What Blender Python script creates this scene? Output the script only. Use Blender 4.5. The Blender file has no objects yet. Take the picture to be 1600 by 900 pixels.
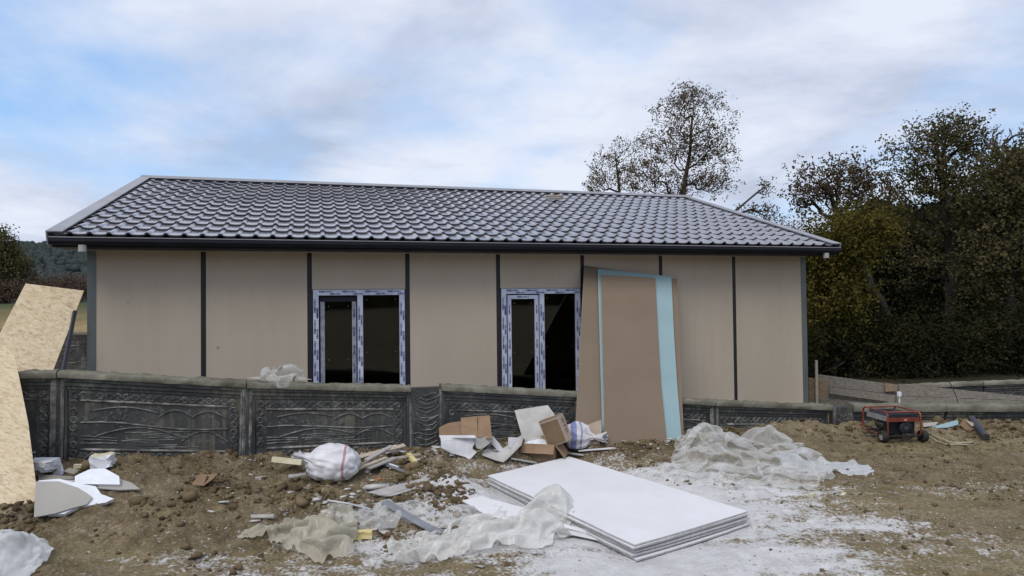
import bpy, math, random
import numpy as np
from mathutils import Vector, Matrix
random.seed(7)
D = bpy.data
SC = bpy.context.scene
COL = SC.collection

# ------------------------------------------------------------------ camera
EYE = Vector((0, 0, 1.93))
FPX = 1067.0                       # focal length in pixels of a 1600 wide frame
PITCH, ROLL = -0.0203, -0.0114
_f = Vector((0, math.cos(PITCH), -math.sin(PITCH)))
_u0 = Vector((0, math.sin(PITCH), math.cos(PITCH)))
_X = Vector((1, 0, 0))
RI = _X * math.cos(ROLL) + _u0 * math.sin(ROLL)
UP = _u0 * math.cos(ROLL) - _X * math.sin(ROLL)
cam = D.cameras.new('camera')
cam.sensor_width = 36.0
cam.lens = FPX / 1600 * 36
cam.clip_start = 0.05
cam.clip_end = 3000
camo = D.objects.new('camera', cam)
COL.objects.link(camo)
m3 = Matrix((RI, UP, -_f)).transposed()
camo.matrix_world = Matrix.Translation(EYE) @ m3.to_4x4()
SC.camera = camo
SC.render.engine = 'CYCLES'
SC.cycles.max_bounces = 5
SC.cycles.diffuse_bounces = 3
SC.cycles.glossy_bounces = 2
SC.cycles.transmission_bounces = 3
SC.cycles.transparent_max_bounces = 8
SC.render.resolution_x, SC.render.resolution_y = 1024, 576

# ------------------------------------------------------------------ sky, sun, exposure
SUN_EL, SUN_AZ = math.radians(52), math.radians(208)     # azimuth clockwise from +Y: behind the camera
W = D.worlds.new('World')
SC.world = W
W.use_nodes = True
nt = W.node_tree
for n in list(nt.nodes):
    nt.nodes.remove(n)
def wn(t, **kw):
    n = nt.nodes.new(t)
    for k, v in kw.items():
        setattr(n, k, v)
    return n
def wmath(op, a, b=None, c=None):
    n = nt.nodes.new('ShaderNodeMath')
    n.operation = op
    for i, v in enumerate((a, b, c)):
        if v is None:
            continue
        if isinstance(v, (int, float)):
            n.inputs[i].default_value = v
        else:
            nt.links.new(v, n.inputs[i])
    return n.outputs[0]
sky = wn('ShaderNodeTexSky', sky_type='NISHITA', sun_disc=False, sun_elevation=SUN_EL, sun_rotation=SUN_AZ)
sky.air_density = 1.1
sky.dust_density = 0.6
tc = wn('ShaderNodeTexCoord')
sep = wn('ShaderNodeSeparateXYZ')
nt.links.new(tc.outputs['Generated'], sep.inputs[0])
zz = wmath('ADD', wmath('MAXIMUM', sep.outputs['Z'], 0.0), 0.16)
comb = wn('ShaderNodeCombineXYZ')
nt.links.new(wmath('DIVIDE', sep.outputs['X'], zz), comb.inputs[0])
nt.links.new(wmath('DIVIDE', sep.outputs['Y'], zz), comb.inputs[1])
def wnoise(scale, detail, rough, dist, off=(0, 0, 0), sc=(1, 1, 1)):
    mp = wn('ShaderNodeMapping')
    mp.inputs['Location'].default_value = off
    mp.inputs['Scale'].default_value = sc
    nt.links.new(comb.outputs[0], mp.inputs[0])
    n = wn('ShaderNodeTexNoise')
    n.inputs['Scale'].default_value = scale
    n.inputs['Detail'].default_value = detail
    n.inputs['Roughness'].default_value = rough
    n.inputs['Distortion'].default_value = dist
    nt.links.new(mp.outputs[0], n.inputs['Vector'])
    return n.outputs['Fac']
def wramp(fac, stops):
    r = wn('ShaderNodeValToRGB')
    els = r.color_ramp.elements
    while len(els) < len(stops):
        els.new(0.5)
    for e, (p, c) in zip(els, stops):
        e.position = p
        e.color = (c[0], c[1], c[2], 1)
    nt.links.new(fac, r.inputs[0])
    return r.outputs[0]
cover = wramp(wnoise(0.62, 7, 0.55, 0.25, (8.378, 8.619, 0)), [(0.34, (0, 0, 0)), (0.52, (1, 1, 1))])
body = wramp(wnoise(1.05, 10, 0.58, 0.3, (39.297, 34.896, 2)), [(0.36, (3.1, 3.45, 4.3)), (0.5, (4.45, 4.8, 5.7)), (0.62, (5.5, 5.75, 6.4))])
blue = wn('ShaderNodeMixRGB', blend_type='MIX')
blue.inputs[0].default_value = 0.55
nt.links.new(sky.outputs[0], blue.inputs[1])
blue.inputs[2].default_value = (2.5, 4.3, 7.3, 1)
mixs = wn('ShaderNodeMixRGB', blend_type='MIX')
nt.links.new(wmath('MULTIPLY', cover, 0.93), mixs.inputs[0])
nt.links.new(blue.outputs[0], mixs.inputs[1])
nt.links.new(body, mixs.inputs[2])
bg = wn('ShaderNodeBackground')
bg.inputs['Strength'].default_value = 0.10
nt.links.new(mixs.outputs[0], bg.inputs['Color'])
wo = wn('ShaderNodeOutputWorld')
nt.links.new(bg.outputs[0], wo.inputs['Surface'])

sun = D.lights.new('sun', 'SUN')
sun.energy = 1.2
sun.angle = math.radians(35)
sun.color = (1.0, 0.95, 0.88)
suno = D.objects.new('sun', sun)
COL.objects.link(suno)
sd = Vector((math.sin(SUN_AZ) * math.cos(SUN_EL), math.cos(SUN_AZ) * math.cos(SUN_EL), math.sin(SUN_EL)))
suno.rotation_euler = (-sd).to_track_quat('-Z', 'Y').to_euler()
suno.location = sd * 50
SC.view_settings.view_transform = 'Standard'
SC.view_settings.look = 'None'
SC.view_settings.exposure = 0.6
SC.view_settings.gamma = 1.0

# ------------------------------------------------------------------ noise and measuring helpers
def ray(px, py):
    return RI * ((px - 800) / FPX) - UP * ((py - 450) / FPX) + _f
def onZ(px, py, z):
    g = ray(px, py)
    return EYE + g * ((z - EYE.z) / g.z)
def onY(px, py, y):
    g = ray(px, py)
    return EYE + g * (y / g.y)
def onP(px, py, P, n):
    g = ray(px, py)
    return EYE + g * ((P - EYE).dot(n) / g.dot(n))
def _hash(i, j, s):
    h = (i.astype(np.int64) * 374761393 + j.astype(np.int64) * 668265263 + s * 1442695041) & 0x7fffffff
    h = ((h ^ (h >> 13)) * 1274126177) & 0x7fffffff
    return ((h ^ (h >> 16)) & 0xffff) / 65535.0
def vnoise(x, y, s=0):
    x = np.asarray(x, float); y = np.asarray(y, float)
    i = np.floor(x); j = np.floor(y)
    fx = x - i; fy = y - j
    fx = fx * fx * (3 - 2 * fx); fy = fy * fy * (3 - 2 * fy)
    a = _hash(i, j, s); b = _hash(i + 1, j, s); c = _hash(i, j + 1, s); d = _hash(i + 1, j + 1, s)
    return (a * (1 - fx) + b * fx) * (1 - fy) + (c * (1 - fx) + d * fx) * fy
def fbm(x, y, o=4, s=0, g=0.5):
    t = 0; a = 1; n = 0
    for k in range(o):
        t = t + a * vnoise(x * 2 ** k + 17.3 * k, y * 2 ** k - 9.1 * k, s + k * 7)
        n += a; a *= g
    return t / n
def sst(e0, e1, x):
    t = np.clip((x - e0) / (e1 - e0), 0, 1)
    return t * t * (3 - 2 * t)

WA = 0.265
WP = Vector((-4.75, 7.18, 0))
WD = Vector((math.cos(WA), math.sin(WA), 0))
WN = Vector((-math.sin(WA), math.cos(WA), 0))
WEND = onP(1297, 632, WP, WN)
def wall_s(x, y):
    s1 = (x - WP.x) * WN.x + (y - WP.y) * WN.y
    return np.where(x > WEND.x, y - WEND.y, s1)
def gbase(x, y):
    x = np.asarray(x, float); y = np.asarray(y, float)
    s = wall_s(x, y)
    hb = np.interp(x, [-8, -4.75, -1.2, 1.2, 2.7, 4.5, 9], [.36, .30, .20, .21, .18, .13, .08])
    z = hb * sst(-2.6, -0.1, s)
    z = z * (1 - sst(0.1, 0.6, s))
    rise = np.clip((y - 10) / 30, 0, 1) * 2.2 * np.clip((-x - 3) / 4, 0, 1)
    z = z + rise
    back = np.clip((-y - 4) / 60, 0, 1) * 4
    return z + back
def mound(x, y, c, r, h):
    d2 = ((x - c[0]) / r[0]) ** 2 + ((y - c[1]) / r[1]) ** 2
    return h * np.exp(-d2 * 1.2)
MOUNDS = []
CLAY = [(*tuple(onZ(a_, b_, .03))[:2], c_, d_) for a_, b_, c_, d_ in ((165, 865, .55, .20), (400, 868, .5, .18), (820, 884, .6, .10), (1400, 770, 1.6, .5), (1500, 700, 2.0, .6), (1225, 760, .22, .07), (1400, 870, 1.4, .3))]
STK = [onZ(762, 743, .115), onZ(890, 713, .115), onZ(1171, 799, .115), onZ(992, 852, .115)]
STC = sum(STK, Vector()) / 4
STU = (STK[3] + STK[2] - STK[0] - STK[1]).normalized()
def stack_mask(x, y):
    u = np.abs((x - STC.x) * STU.x + (y - STC.y) * STU.y); v = np.abs(-(x - STC.x) * STU.y + (y - STC.y) * STU.x)
    return sst(1.75, 1.25, u) * sst(1.0, .62, v)
def rough_mask(x, y):
    s = wall_s(x, y)
    left = sst(2.2, -0.6, x) * sst(-3.4, -1.5, s) * sst(0.3, 0.05, s)
    strip = sst(-1.3, -0.4, s) * sst(0.3, 0.05, s)
    right = 0.30 * sst(2.6, 4.0, x) * sst(-6, -4.5, s) * sst(0.3, 0.0, s)
    return np.maximum(np.maximum(left, strip), right)
def ground_z(x, y, fine=True):
    x = np.asarray(x, float); y = np.asarray(y, float)
    z = gbase(x, y)
    for c, r, h in MOUNDS:
        z = z + mound(x, y, c, r, h)
    sm_ = stack_mask(x, y)
    z = z * (1 - sm_) - .012 * sm_
    near = sst(16, 11, np.hypot(x, y - 3)) * (1 - .8 * sm_)
    m = rough_mask(x, y)
    z = z + near * 0.05 * (fbm(x * 0.9, y * 0.9, 3, 3) - 0.5)
    if fine:
        lump = np.abs(fbm(x * 5.5, y * 5.5, 4, 11, 0.6) - 0.5) * 2
        z = z + near * m * (0.17 * (fbm(x * 3.2, y * 3.2, 5, 21, 0.70) - 0.5) + 0.09 * (0.35 - lump) + 0.03 * (vnoise(x * 16, y * 16, 5) - 0.5))
        sm2 = np.ones_like(x)
        for px_, py_, rx_, ry_ in CLAY[:3]:
            sm2 = sm2 * (1 - .85 * np.exp(-((x - px_) / rx_) ** 2 - ((y - py_) / ry_) ** 2))
        near = near * sm2
        z = z + near * 0.060 * (fbm(x * 7, y * 13, 4, 31, 0.65) - 0.5)
        z = z + near * 0.014 * (vnoise(x * 26, y * 26, 41) - 0.5)
    return z
def gz(x, y):
    X_, Y_ = np.array([float(x)]), np.array([float(y)])
    return float((ground_z(X_, Y_, False) + .03 * rough_mask(X_, Y_))[0])
_T = np.arange(2.5, 30, .02)
def onG(px, py, lift=0.0):
    """first place where the sight line comes down to the ground (plus lift)"""
    g = ray(px, py)
    X_, Y_, Z_ = g.x * _T, g.y * _T, EYE.z + g.z * _T
    d = Z_ - (ground_z(X_, Y_, False) + .03 * rough_mask(X_, Y_) + lift)
    k = int(np.argmax(d < 0))
    t_ = _T[k - 1] + .02 * d[k - 1] / (d[k - 1] - d[k])
    return EYE + g * float(t_)
for px, py, rx, ry, h in ((300, 712, .9, .35, .06), (520, 700, .8, .3, .05), (670, 700, .5, .3, .09), (1230, 672, .5, .3, .10),
                          (1500, 668, 1.2, .3, .08), (1010, 705, .6, .25, .04), (150, 770, .7, .5, .05)):
    p = onZ(px, py, 0.12)
    MOUNDS.append(((p.x, p.y), (rx, ry), h))

# ------------------------------------------------------------------ materials
MATS = {}
def srgb(r, g, b):
    f = lambda c: (c / 255 / 12.92) if c / 255 <= 0.04045 else ((c / 255 + 0.055) / 1.055) ** 2.4
    return (f(r), f(g), f(b))
class NT:
    def __init__(s, name):
        s.m = D.materials.new(name); s.m.use_nodes = True
        s.t = s.m.node_tree
        s.b = s.t.nodes['Principled BSDF']
        s.tc = s.t.nodes.new('ShaderNodeTexCoord')
        MATS[name] = s.m
    def n(s, t, **kw):
        n = s.t.nodes.new(t)
        for k, v in kw.items(): setattr(n, k, v)
        return n
    def l(s, a, b): s.t.links.new(a, b)
    def vec(s, sc=(1, 1, 1), rot=(0, 0, 0), co='Object'):
        mp = s.n('ShaderNodeMapping'); mp.inputs['Scale'].default_value = sc; mp.inputs['Rotation'].default_value = rot
        s.l(s.tc.outputs[co], mp.inputs[0]); return mp.outputs[0]
    def noise(s, scale, detail=4, rough=.55, dist=0., v=None):
        n = s.n('ShaderNodeTexNoise'); n.inputs['Scale'].default_value = scale; n.inputs['Detail'].default_value = detail
        n.inputs['Roughness'].default_value = rough; n.inputs['Distortion'].default_value = dist
        s.l(v if v else s.tc.outputs['Object'], n.inputs['Vector']); return n.outputs['Fac']
    def ramp(s, fac, stops):
        r = s.n('ShaderNodeValToRGB'); els = r.color_ramp.elements
        while len(els) < len(stops): els.new(.5)
        for e, (p, c) in zip(els, stops):
            e.position = p
            if isinstance(c, (int, float)): c = (c, c, c)
            e.color = (*c, 1)
        s.l(fac, r.inputs[0]); return r.outputs[0]
    def mix(s, fac, a, b, mode='MIX'):
        n = s.n('ShaderNodeMixRGB', blend_type=mode)
        for i, v in enumerate((fac, a, b)):
            if isinstance(v, (int, float)): n.inputs[i].default_value = v if i == 0 else (v, v, v, 1)
            elif isinstance(v, tuple): n.inputs[i].default_value = (*v, 1)
            else: s.l(v, n.inputs[i])
        return n.outputs[0]
    def math(s, op, a, b=None):
        n = s.n('ShaderNodeMath', operation=op)
        for i, v in enumerate((a, b)):
            if v is None: continue
            if isinstance(v, (int, float)): n.inputs[i].default_value = v
            else: s.l(v, n.inputs[i])
        return n.outputs[0]
    def bump(s, h, strength=.3, dist=.01):
        n = s.n('ShaderNodeBump'); n.inputs['Strength'].default_value = strength; n.inputs['Distance'].default_value = dist
        s.l(h, n.inputs['Height']); s.l(n.outputs[0], s.b.inputs['Normal'])
    def col(s, c):
        if isinstance(c, tuple): s.b.inputs['Base Color'].default_value = (*c, 1)
        else: s.l(c, s.b.inputs['Base Color'])
    def set(s, rough=.7, spec=.3, metal=0., alpha=None):
        s.b.inputs['Roughness'].default_value = rough; s.b.inputs['Specular IOR Level'].default_value = spec
        s.b.inputs['Metallic'].default_value = metal
        if alpha is not None: s.b.inputs['Alpha'].default_value = alpha
def simple(name, c, c2=None, scale=6., rough=.7, spec=.3, metal=0., bump=0., bscale=60., detail=4, lo=.35, hi=.65, sc=(1, 1, 1), bdist=.004):
    t = NT(name)
    if c2 is None: c2 = tuple(x * .75 for x in c)
    t.col(t.ramp(t.noise(scale, detail, v=t.vec(sc)), [(lo, c2), (hi, c)]))
    t.set(rough, spec, metal)
    if bump: t.bump(t.noise(bscale, 4, v=t.vec(sc)), bump, bdist)
    return t.m

# house
t = NT('cement_board')
a = t.noise(1.3, 5, .6, v=t.vec((1, 1, .35)))
b = t.noise(7, 5, .6, v=t.vec((1.5, 1, .12)))
c = t.ramp(a, [(.3, (.43, .368, .285)), (.7, (.50, .432, .34))])
oi = t.n('ShaderNodeObjectInfo')
c = t.mix(t.math('MULTIPLY', oi.outputs['Random'], .35), c, (.54, .45, .36))
c = t.mix(t.ramp(b, [(.40, .0), (.80, .22)]), c, (.36, .305, .235))
sp = t.ramp(t.noise(9, 2, .4), [(.76, 0.), (.79, .5)])
c = t.mix(sp, c, (.17, .14, .12))
t.col(c); t.set(.85, .2); t.bump(t.noise(40, 4), .12, .004)
simple('black_steel', (.022, .020, .024), (.012, .011, .014), 8, .5, .4)
simple('corner_steel', (.17, .19, .185), (.11, .125, .12), 3, .42, .5, .35, .05, 30, sc=(1, 1, .3))
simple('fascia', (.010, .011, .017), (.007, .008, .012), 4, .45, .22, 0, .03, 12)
simple('soffit_edge', (.42, .42, .42), (.3, .3, .3), 5, .6)
t = NT('roof_tile')
a = t.noise(2.2, 5, .6)
t.col(t.ramp(a, [(.3, (.215, .209, .232)), (.7, (.285, .277, .302))]))
t.set(.25, .9); t.bump(t.noise(14, 3), .05, .01)
t.b.inputs['Coat Weight'].default_value = .8; t.b.inputs['Coat Roughness'].default_value = .16; t.b.inputs['Coat IOR'].default_value = 1.6
t.l(t.ramp(t.noise(3.5, 4), [(.3, .17), (.7, .34)]), t.b.inputs['Roughness'])
simple('flashing', (.30, .295, .31), (.24, .235, .25), 3, .4, .6, 0, .04, 10)
t = NT('window_film')
t.col(t.ramp(t.noise(5, 4), [(.35, (.42, .46, .60)), (.65, (.62, .65, .76))])); t.set(.4, .5)
t.bump(t.noise(25, 3), .12, .004)
simple('sash_film', (.36, .37, .42), (.20, .21, .25), 14, .45, .5, 0, .2, 40)
simple('film_ink', (.035, .045, .19), (.02, .03, .12), 20, .5)
simple('gasket', (.01, .01, .02), None, 5, .5)
t = NT('glass')
t.t.nodes.remove(t.b)
tr = t.n('ShaderNodeBsdfTransparent'); tr.inputs[0].default_value = (.32, .36, .34, 1)
gl = t.n('ShaderNodeBsdfGlossy'); gl.inputs['Roughness'].default_value = .03; gl.inputs[0].default_value = (.8, .85, .85, 1)
fr = t.n('ShaderNodeFresnel'); fr.inputs[0].default_value = 1.45
mx = t.n('ShaderNodeMixShader'); t.l(t.math('ADD', t.math('MULTIPLY', fr.outputs[0], 1.7), .02), mx.inputs[0]); t.l(tr.outputs[0], mx.inputs[1]); t.l(gl.outputs[0], mx.inputs[2])
t.l(mx.outputs[0], t.t.nodes['Material Output'].inputs[0])
simple('interior', (.12, .11, .10), None, 3, .9)
simple('spacer_white', (.14, .14, .135), None, 4, .6)
# garden wall
t = NT('wall_paint')
a = t.noise(2.5, 6, .65)
c = t.ramp(a, [(.3, (.030, .031, .033)), (.55, (.060, .060, .058)), (.75, (.115, .110, .098))])
st = t.math('MULTIPLY', t.noise(26, 3, .6, v=t.vec((1, 1, .05))), t.noise(1.1, 3))
c = t.mix(t.ramp(st, [(.255, 0.), (.36, .7)]), c, (.15, .14, .10))
sc_ = t.ramp(t.noise(11, 5, .7), [(.56, 0.), (.68, .6)])
c = t.mix(sc_, c, (.20, .20, .185))
t.col(c); t.set(.5, .4); t.bump(t.noise(30, 5, .65), .35, .006)
t = NT('wall_relief')
a = t.noise(6, 5, .7)
c = t.ramp(a, [(.36, (.04, .04, .042)), (.5, (.10, .10, .096)), (.66, (.23, .23, .215))])
t.col(c); t.set(.55, .35)
t = NT('wall_relief_pale')
c = t.ramp(t.noise(7, 5, .7), [(.38, (.05, .05, .05)), (.52, (.17, .165, .15)), (.68, (.34, .33, .30))])
t.col(c); t.set(.6, .3)
t = NT('cement')
c = t.ramp(t.noise(3, 6, .65), [(.3, (.10, .093, .068)), (.55, (.19, .18, .14)), (.75, (.30, .285, .23))])
c = t.mix(t.ramp(t.noise(17, 4), [(.5, 0.), (.7, .6)]), c, (.12, .11, .085))
t.col(c); t.set(.9, .2); t.bump(t.noise(38, 5, .65), .6, .012)
t = NT('timber_grey')
c = t.ramp(t.noise(4, 5, .6, .3, v=t.vec((.35, 9, 9))), [(.3, (.17, .15, .125)), (.7, (.30, .275, .235))])
t.col(c); t.set(.85, .2); t.bump(t.noise(9, 4, v=t.vec((.4, 12, 12))), .3, .004)
t = NT('timber_brown')
c = t.ramp(t.noise(4, 5, .6, .3, v=t.vec((.35, 9, 9))), [(.3, (.20, .15, .095)), (.7, (.36, .28, .19))])
t.col(c); t.set(.85, .2)
# boards
t = NT('osb')
def strands(rot, s, seed):
    v = t.n('ShaderNodeTexVoronoi'); v.inputs['Scale'].default_value = s
    mp = t.n('ShaderNodeMapping'); mp.inputs['Scale'].default_value = (1, 4.2, 1); mp.inputs['Rotation'].default_value = (0, 0, rot)
    mp.inputs['Location'].default_value = (seed, seed * 2, 0)
    t.l(t.tc.outputs['Object'], mp.inputs[0]); t.l(mp.outputs[0], v.inputs['Vector'])
    s_ = t.n('ShaderNodeSeparateColor'); t.l(v.outputs['Color'], s_.inputs[0]); return s_.outputs[0], v.outputs['Distance']
s1, d1 = strands(.4, 20, 1.); s2, d2 = strands(1.7, 18, 5.); s3, d3 = strands(-.7, 22, 9.)
m1 = t.mix(t.ramp(t.noise(9, 2), [(.44, 0.), (.56, 1.)]), s1, s2)
m1 = t.mix(t.ramp(t.noise(7, 2, v=t.vec((1.3, 1.1, 1), (0, 0, 1))), [(.5, 0.), (.6, 1.)]), m1, s3)
c = t.ramp(m1, [(.0, (.40, .29, .17)), (.25, (.54, .42, .26)), (.6, (.64, .52, .345)), (1., (.71, .60, .42))])
c = t.mix(t.ramp(t.noise(60, 2, v=t.vec((1, 3, 1), (0, 0, .6))), [(.68, 0.), (.75, .6)]), c, (.25, .15, .07))
c = t.mix(t.ramp(t.noise(1.2, 3), [(.4, 0.), (.8, .25)]), c, (.50, .36, .20))
oi = t.n('ShaderNodeObjectInfo')
c = t.mix(t.math('MULTIPLY', oi.outputs['Random'], .3), c, (.72, .60, .42))
t.col(c); t.set(.65, .3); t.bump(m1, .25, .004)
simple('osb_edge', (.36, .25, .14), (.2, .13, .07), 40, .85)
t = NT('plasterboard_white')
c = t.ramp(t.noise(1.6, 5, .6), [(.3, (.67, .665, .67)), (.7, (.74, .74, .755))])
c = t.mix(t.ramp(t.noise(3, 6, .7, .8), [(.56, 0.), (.72, .35)]), c, (.64, .60, .50))
c = t.mix(t.ramp(t.noise(5, 6, .75, 1.2, v=t.vec((1, 3.5, 1), (0, 0, .5))), [(.66, 0.), (.74, .4)]), c, (.42, .38, .33))
t.col(c); t.set(.75, .25); t.bump(t.noise(50, 4), .05, .004)
simple('plaster_edge', (.52, .51, .50), (.38, .37, .35), 18, .9, .15, 0, .3, 80)
simple('board_brown', (.228, .172, .122), (.20, .15, .105), 1.4, .8, .2, 0, .02, 60, hi=.75)
simple('board_teal', (.30, .415, .435), (.26, .37, .39), 1.5, .75, .25)
simple('board_grey', (.40, .38, .34), (.345, .325, .29), 2., .8, .2)
simple('foam_white', (.80, .81, .84), (.72, .73, .77), 12, .8, .3, 0, .3, 90)
simple('foam_yellow', (.66, .56, .28), (.52, .42, .18), 14, .85, .2, 0, .3, 70)
simple('foam_cream', (.68, .63, .46), (.55, .49, .33), 10, .85, .2, 0, .3, 70)
simple('cardboard', (.30, .20, .125), (.22, .145, .09), 3, .85, .15, 0, .05, 40)
simple('cardboard_pale', (.42, .335, .265), (.35, .275, .21), 3, .85, .15, 0, .05, 40)
simple('cardboard_shaded', (.20, .14, .085), (.15, .105, .06), 3, .85, .15)  # carton brown darkened to paint in shade
simple('paper_grey', (.52, .50, .47), (.40, .385, .35), 6, .8, .2, 0, .1, 30)
simple('paper_white', (.70, .69, .70), (.52, .51, .52), 6, .7, .3, 0, .2, 24)
simple('ink_dark', (.10, .05, .05), None, 5, .7)
simple('wood_pale', (.50, .43, .34), (.38, .32, .25), 5, .8, .2, 0, .1, 30, sc=(.4, 6, 6))
simple('wood_grey', (.43, .40, .38), (.33, .31, .29), 5, .8, .2, 0, .1, 30, sc=(.4, 6, 6))
def plastic(name, tint, tint2, dens, rough=.3):
    t = NT(name)
    t.t.nodes.remove(t.b)
    c = t.ramp(t.noise(2.5, 5, .6), [(.35, tint2), (.65, tint)])
    df = t.n('ShaderNodeBsdfDiffuse'); t.l(c, df.inputs[0])
    tl = t.n('ShaderNodeBsdfTranslucent'); t.l(c, tl.inputs[0])
    g = t.n('ShaderNodeBsdfGlossy'); g.inputs['Roughness'].default_value = rough; g.inputs[0].default_value = (1, 1, 1, 1)
    tp = t.n('ShaderNodeBsdfTransparent')
    m1 = t.n('ShaderNodeMixShader'); m1.inputs[0].default_value = .35; t.l(df.outputs[0], m1.inputs[1]); t.l(tl.outputs[0], m1.inputs[2])
    lw = t.n('ShaderNodeLayerWeight'); lw.inputs[0].default_value = .4
    m2 = t.n('ShaderNodeMixShader'); t.l(t.math('ADD', t.math('MULTIPLY', lw.outputs['Fresnel'], .3), .03), m2.inputs[0])
    t.l(m1.outputs[0], m2.inputs[1]); t.l(g.outputs[0], m2.inputs[2])
    m3_ = t.n('ShaderNodeMixShader')
    d = t.ramp(t.noise(6, 6, .7, .6), [(.3, dens - .16), (.7, dens + .12)])
    d = t.math('ADD', d, t.math('MULTIPLY', lw.outputs['Facing'], .7))
    t.l(d, m3_.inputs[0]); t.l(tp.outputs[0], m3_.inputs[1]); t.l(m2.outputs[0], m3_.inputs[2])
    # crumple: facets meeting in sharp creases, at two sizes
    hs = []
    for sc_, w_ in ((7., 1.), (17., .45)):
        v = t.n('ShaderNodeTexVoronoi'); v.inputs['Scale'].default_value = sc_
        mp = t.n('ShaderNodeMixRGB'); mp.inputs[0].default_value = .12
        nn = t.n('ShaderNodeTexNoise'); nn.inputs['Scale'].default_value = 5.; t.l(t.tc.outputs['Object'], nn.inputs['Vector'])
        t.l(t.tc.outputs['Object'], mp.inputs[1]); t.l(nn.outputs['Color'], mp.inputs[2]); t.l(mp.outputs[0], v.inputs['Vector'])
        hs.append(t.math('MULTIPLY', v.outputs['Distance'], w_))
    bp = t.n('ShaderNodeBump'); bp.inputs['Strength'].default_value = .20; bp.inputs['Distance'].default_value = .05
    t.l(t.math('ADD', hs[0], hs[1]), bp.inputs['Height'])
    for q in (df, g, tl): t.l(bp.outputs[0], q.inputs['Normal'])
    t.l(m3_.outputs[0], t.t.nodes['Material Output'].inputs[0])
plastic('film_clear', (.84, .84, .83), (.76, .76, .72), .24, .2)
plastic('film_milky', (.88, .87, .84), (.74, .72, .66), .52, .22)
plastic('film_muddy', (.62, .58, .46), (.46, .41, .29), .58)
plastic('film_white', (.80, .82, .84), (.68, .70, .70), .5)
# sacks
def sackmat(name, base, base2, stripes, axis, ink, period=None):
    t = NT(name)
    c = t.ramp(t.noise(7, 4), [(.35, base2), (.65, base)])
    s = t.n('ShaderNodeSeparateXYZ'); t.l(t.tc.outputs['Object'], s.inputs[0])
    pos = s.outputs[axis]
    pos = t.math('ADD', pos, t.math('MULTIPLY', t.math('SUBTRACT', t.noise(4, 2), .5), .06))
    for lo, hi, k in stripes:
        a = t.math('GREATER_THAN', pos, lo); b = t.math('LESS_THAN', pos, hi)
        c = t.mix(t.math('MULTIPLY', t.math('MULTIPLY', a, b), k), c, ink)
    t.col(c); t.set(.5, .35)
    t.bump(t.noise(14, 5, .6, .5), .35, .012)
    return t
sackmat('sack_red', (.70, .69, .71), (.60, .585, .60), [(.135, .160, .75)], 0, (.36, .10, .13))
sackmat('sack_blue', (.62, .60, .62), (.50, .48, .47), [(-.17, -.13, .85), (-.085, -.02, .85), (.03, .05, .8)], 0, (.13, .16, .38))
# generator
simple('gen_red', (.25, .045, .026), (.13, .03, .02), 9, .4, .5, 0, .05, 30)
simple('gen_black', (.022, .022, .024), (.012, .012, .013), 10, .5, .4)
simple('gen_navy', (.02, .024, .038), (.012, .014, .022), 7, .35, .5)
simple('gen_grey', (.34, .34, .32), (.26, .26, .245), 8, .6, .3)
simple('gen_metal', (.15, .15, .15), (.08, .08, .08), 20, .45, .5, .6)
simple('rubber', (.025, .024, .023), (.05, .043, .034), 9, .85, .2, 0, .2, 50)
simple('pipe_dark', (.035, .04, .055), (.06, .055, .05), 6, .5, .4)
simple('cable_pale', (.52, .48, .36), (.40, .36, .26), 8, .7)
simple('orange_peel', (.55, .20, .06), None, 8, .7)
simple('galv', (.33, .34, .36), (.24, .25, .27), 8, .45, .5, .5)
simple('steel_blue', (.035, .038, .06), (.05, .045, .05), 8, .5, .4)
# vegetation
simple('bark', (.075, .062, .05), (.04, .034, .028), 6, .9, .1, 0, .4, 30, sc=(1, 1, .3), bdist=.02)
simple('bark_dark', (.055, .046, .038), (.028, .024, .02), 6, .9, .1)
def leafmat(name, stops, tr=.25):
    t = NT(name)
    t.t.nodes.remove(t.b)
    n1 = t.noise(.9, 3, .6); n2 = t.noise(11, 2, .5)
    f = t.math('ADD', t.math('MULTIPLY', n1, .5), t.math('MULTIPLY', n2, .5))
    c = t.ramp(f, stops)
    df = t.n('ShaderNodeBsdfDiffuse'); t.l(c, df.inputs[0]); tl = t.n('ShaderNodeBsdfTranslucent'); t.l(c, tl.inputs[0])
    m = t.n('ShaderNodeMixShader'); m.inputs[0].default_value = tr; t.l(df.outputs[0], m.inputs[1]); t.l(tl.outputs[0], m.inputs[2])
    t.l(m.outputs[0], t.t.nodes['Material Output'].inputs[0])
leafmat('leaf_autumn', [(.36, (.07, .053, .036)), (.48, (.12, .09, .048)), (.60, (.18, .125, .07))], .35)
leafmat('leaf_olive', [(.36, (.045, .048, .024)), (.5, (.09, .085, .038)), (.62, (.16, .125, .06))])
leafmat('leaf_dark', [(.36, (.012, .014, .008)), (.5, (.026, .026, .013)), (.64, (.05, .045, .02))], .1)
leafmat('leaf_yellow', [(.36, (.045, .045, .012)), (.5, (.10, .09, .022)), (.62, (.17, .13, .035))])
leafmat('leaf_brown', [(.36, (.075, .055, .044)), (.5, (.125, .088, .068)), (.62, (.17, .12, .085))], .1)
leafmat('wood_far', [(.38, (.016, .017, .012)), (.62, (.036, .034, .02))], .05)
leafmat('hill_wood_hazed', [(.36, (.032, .044, .048)), (.5, (.050, .062, .060)), (.62, (.078, .084, .068))], .05)  # blue of the distant haze is put into the leaf colour
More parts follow.
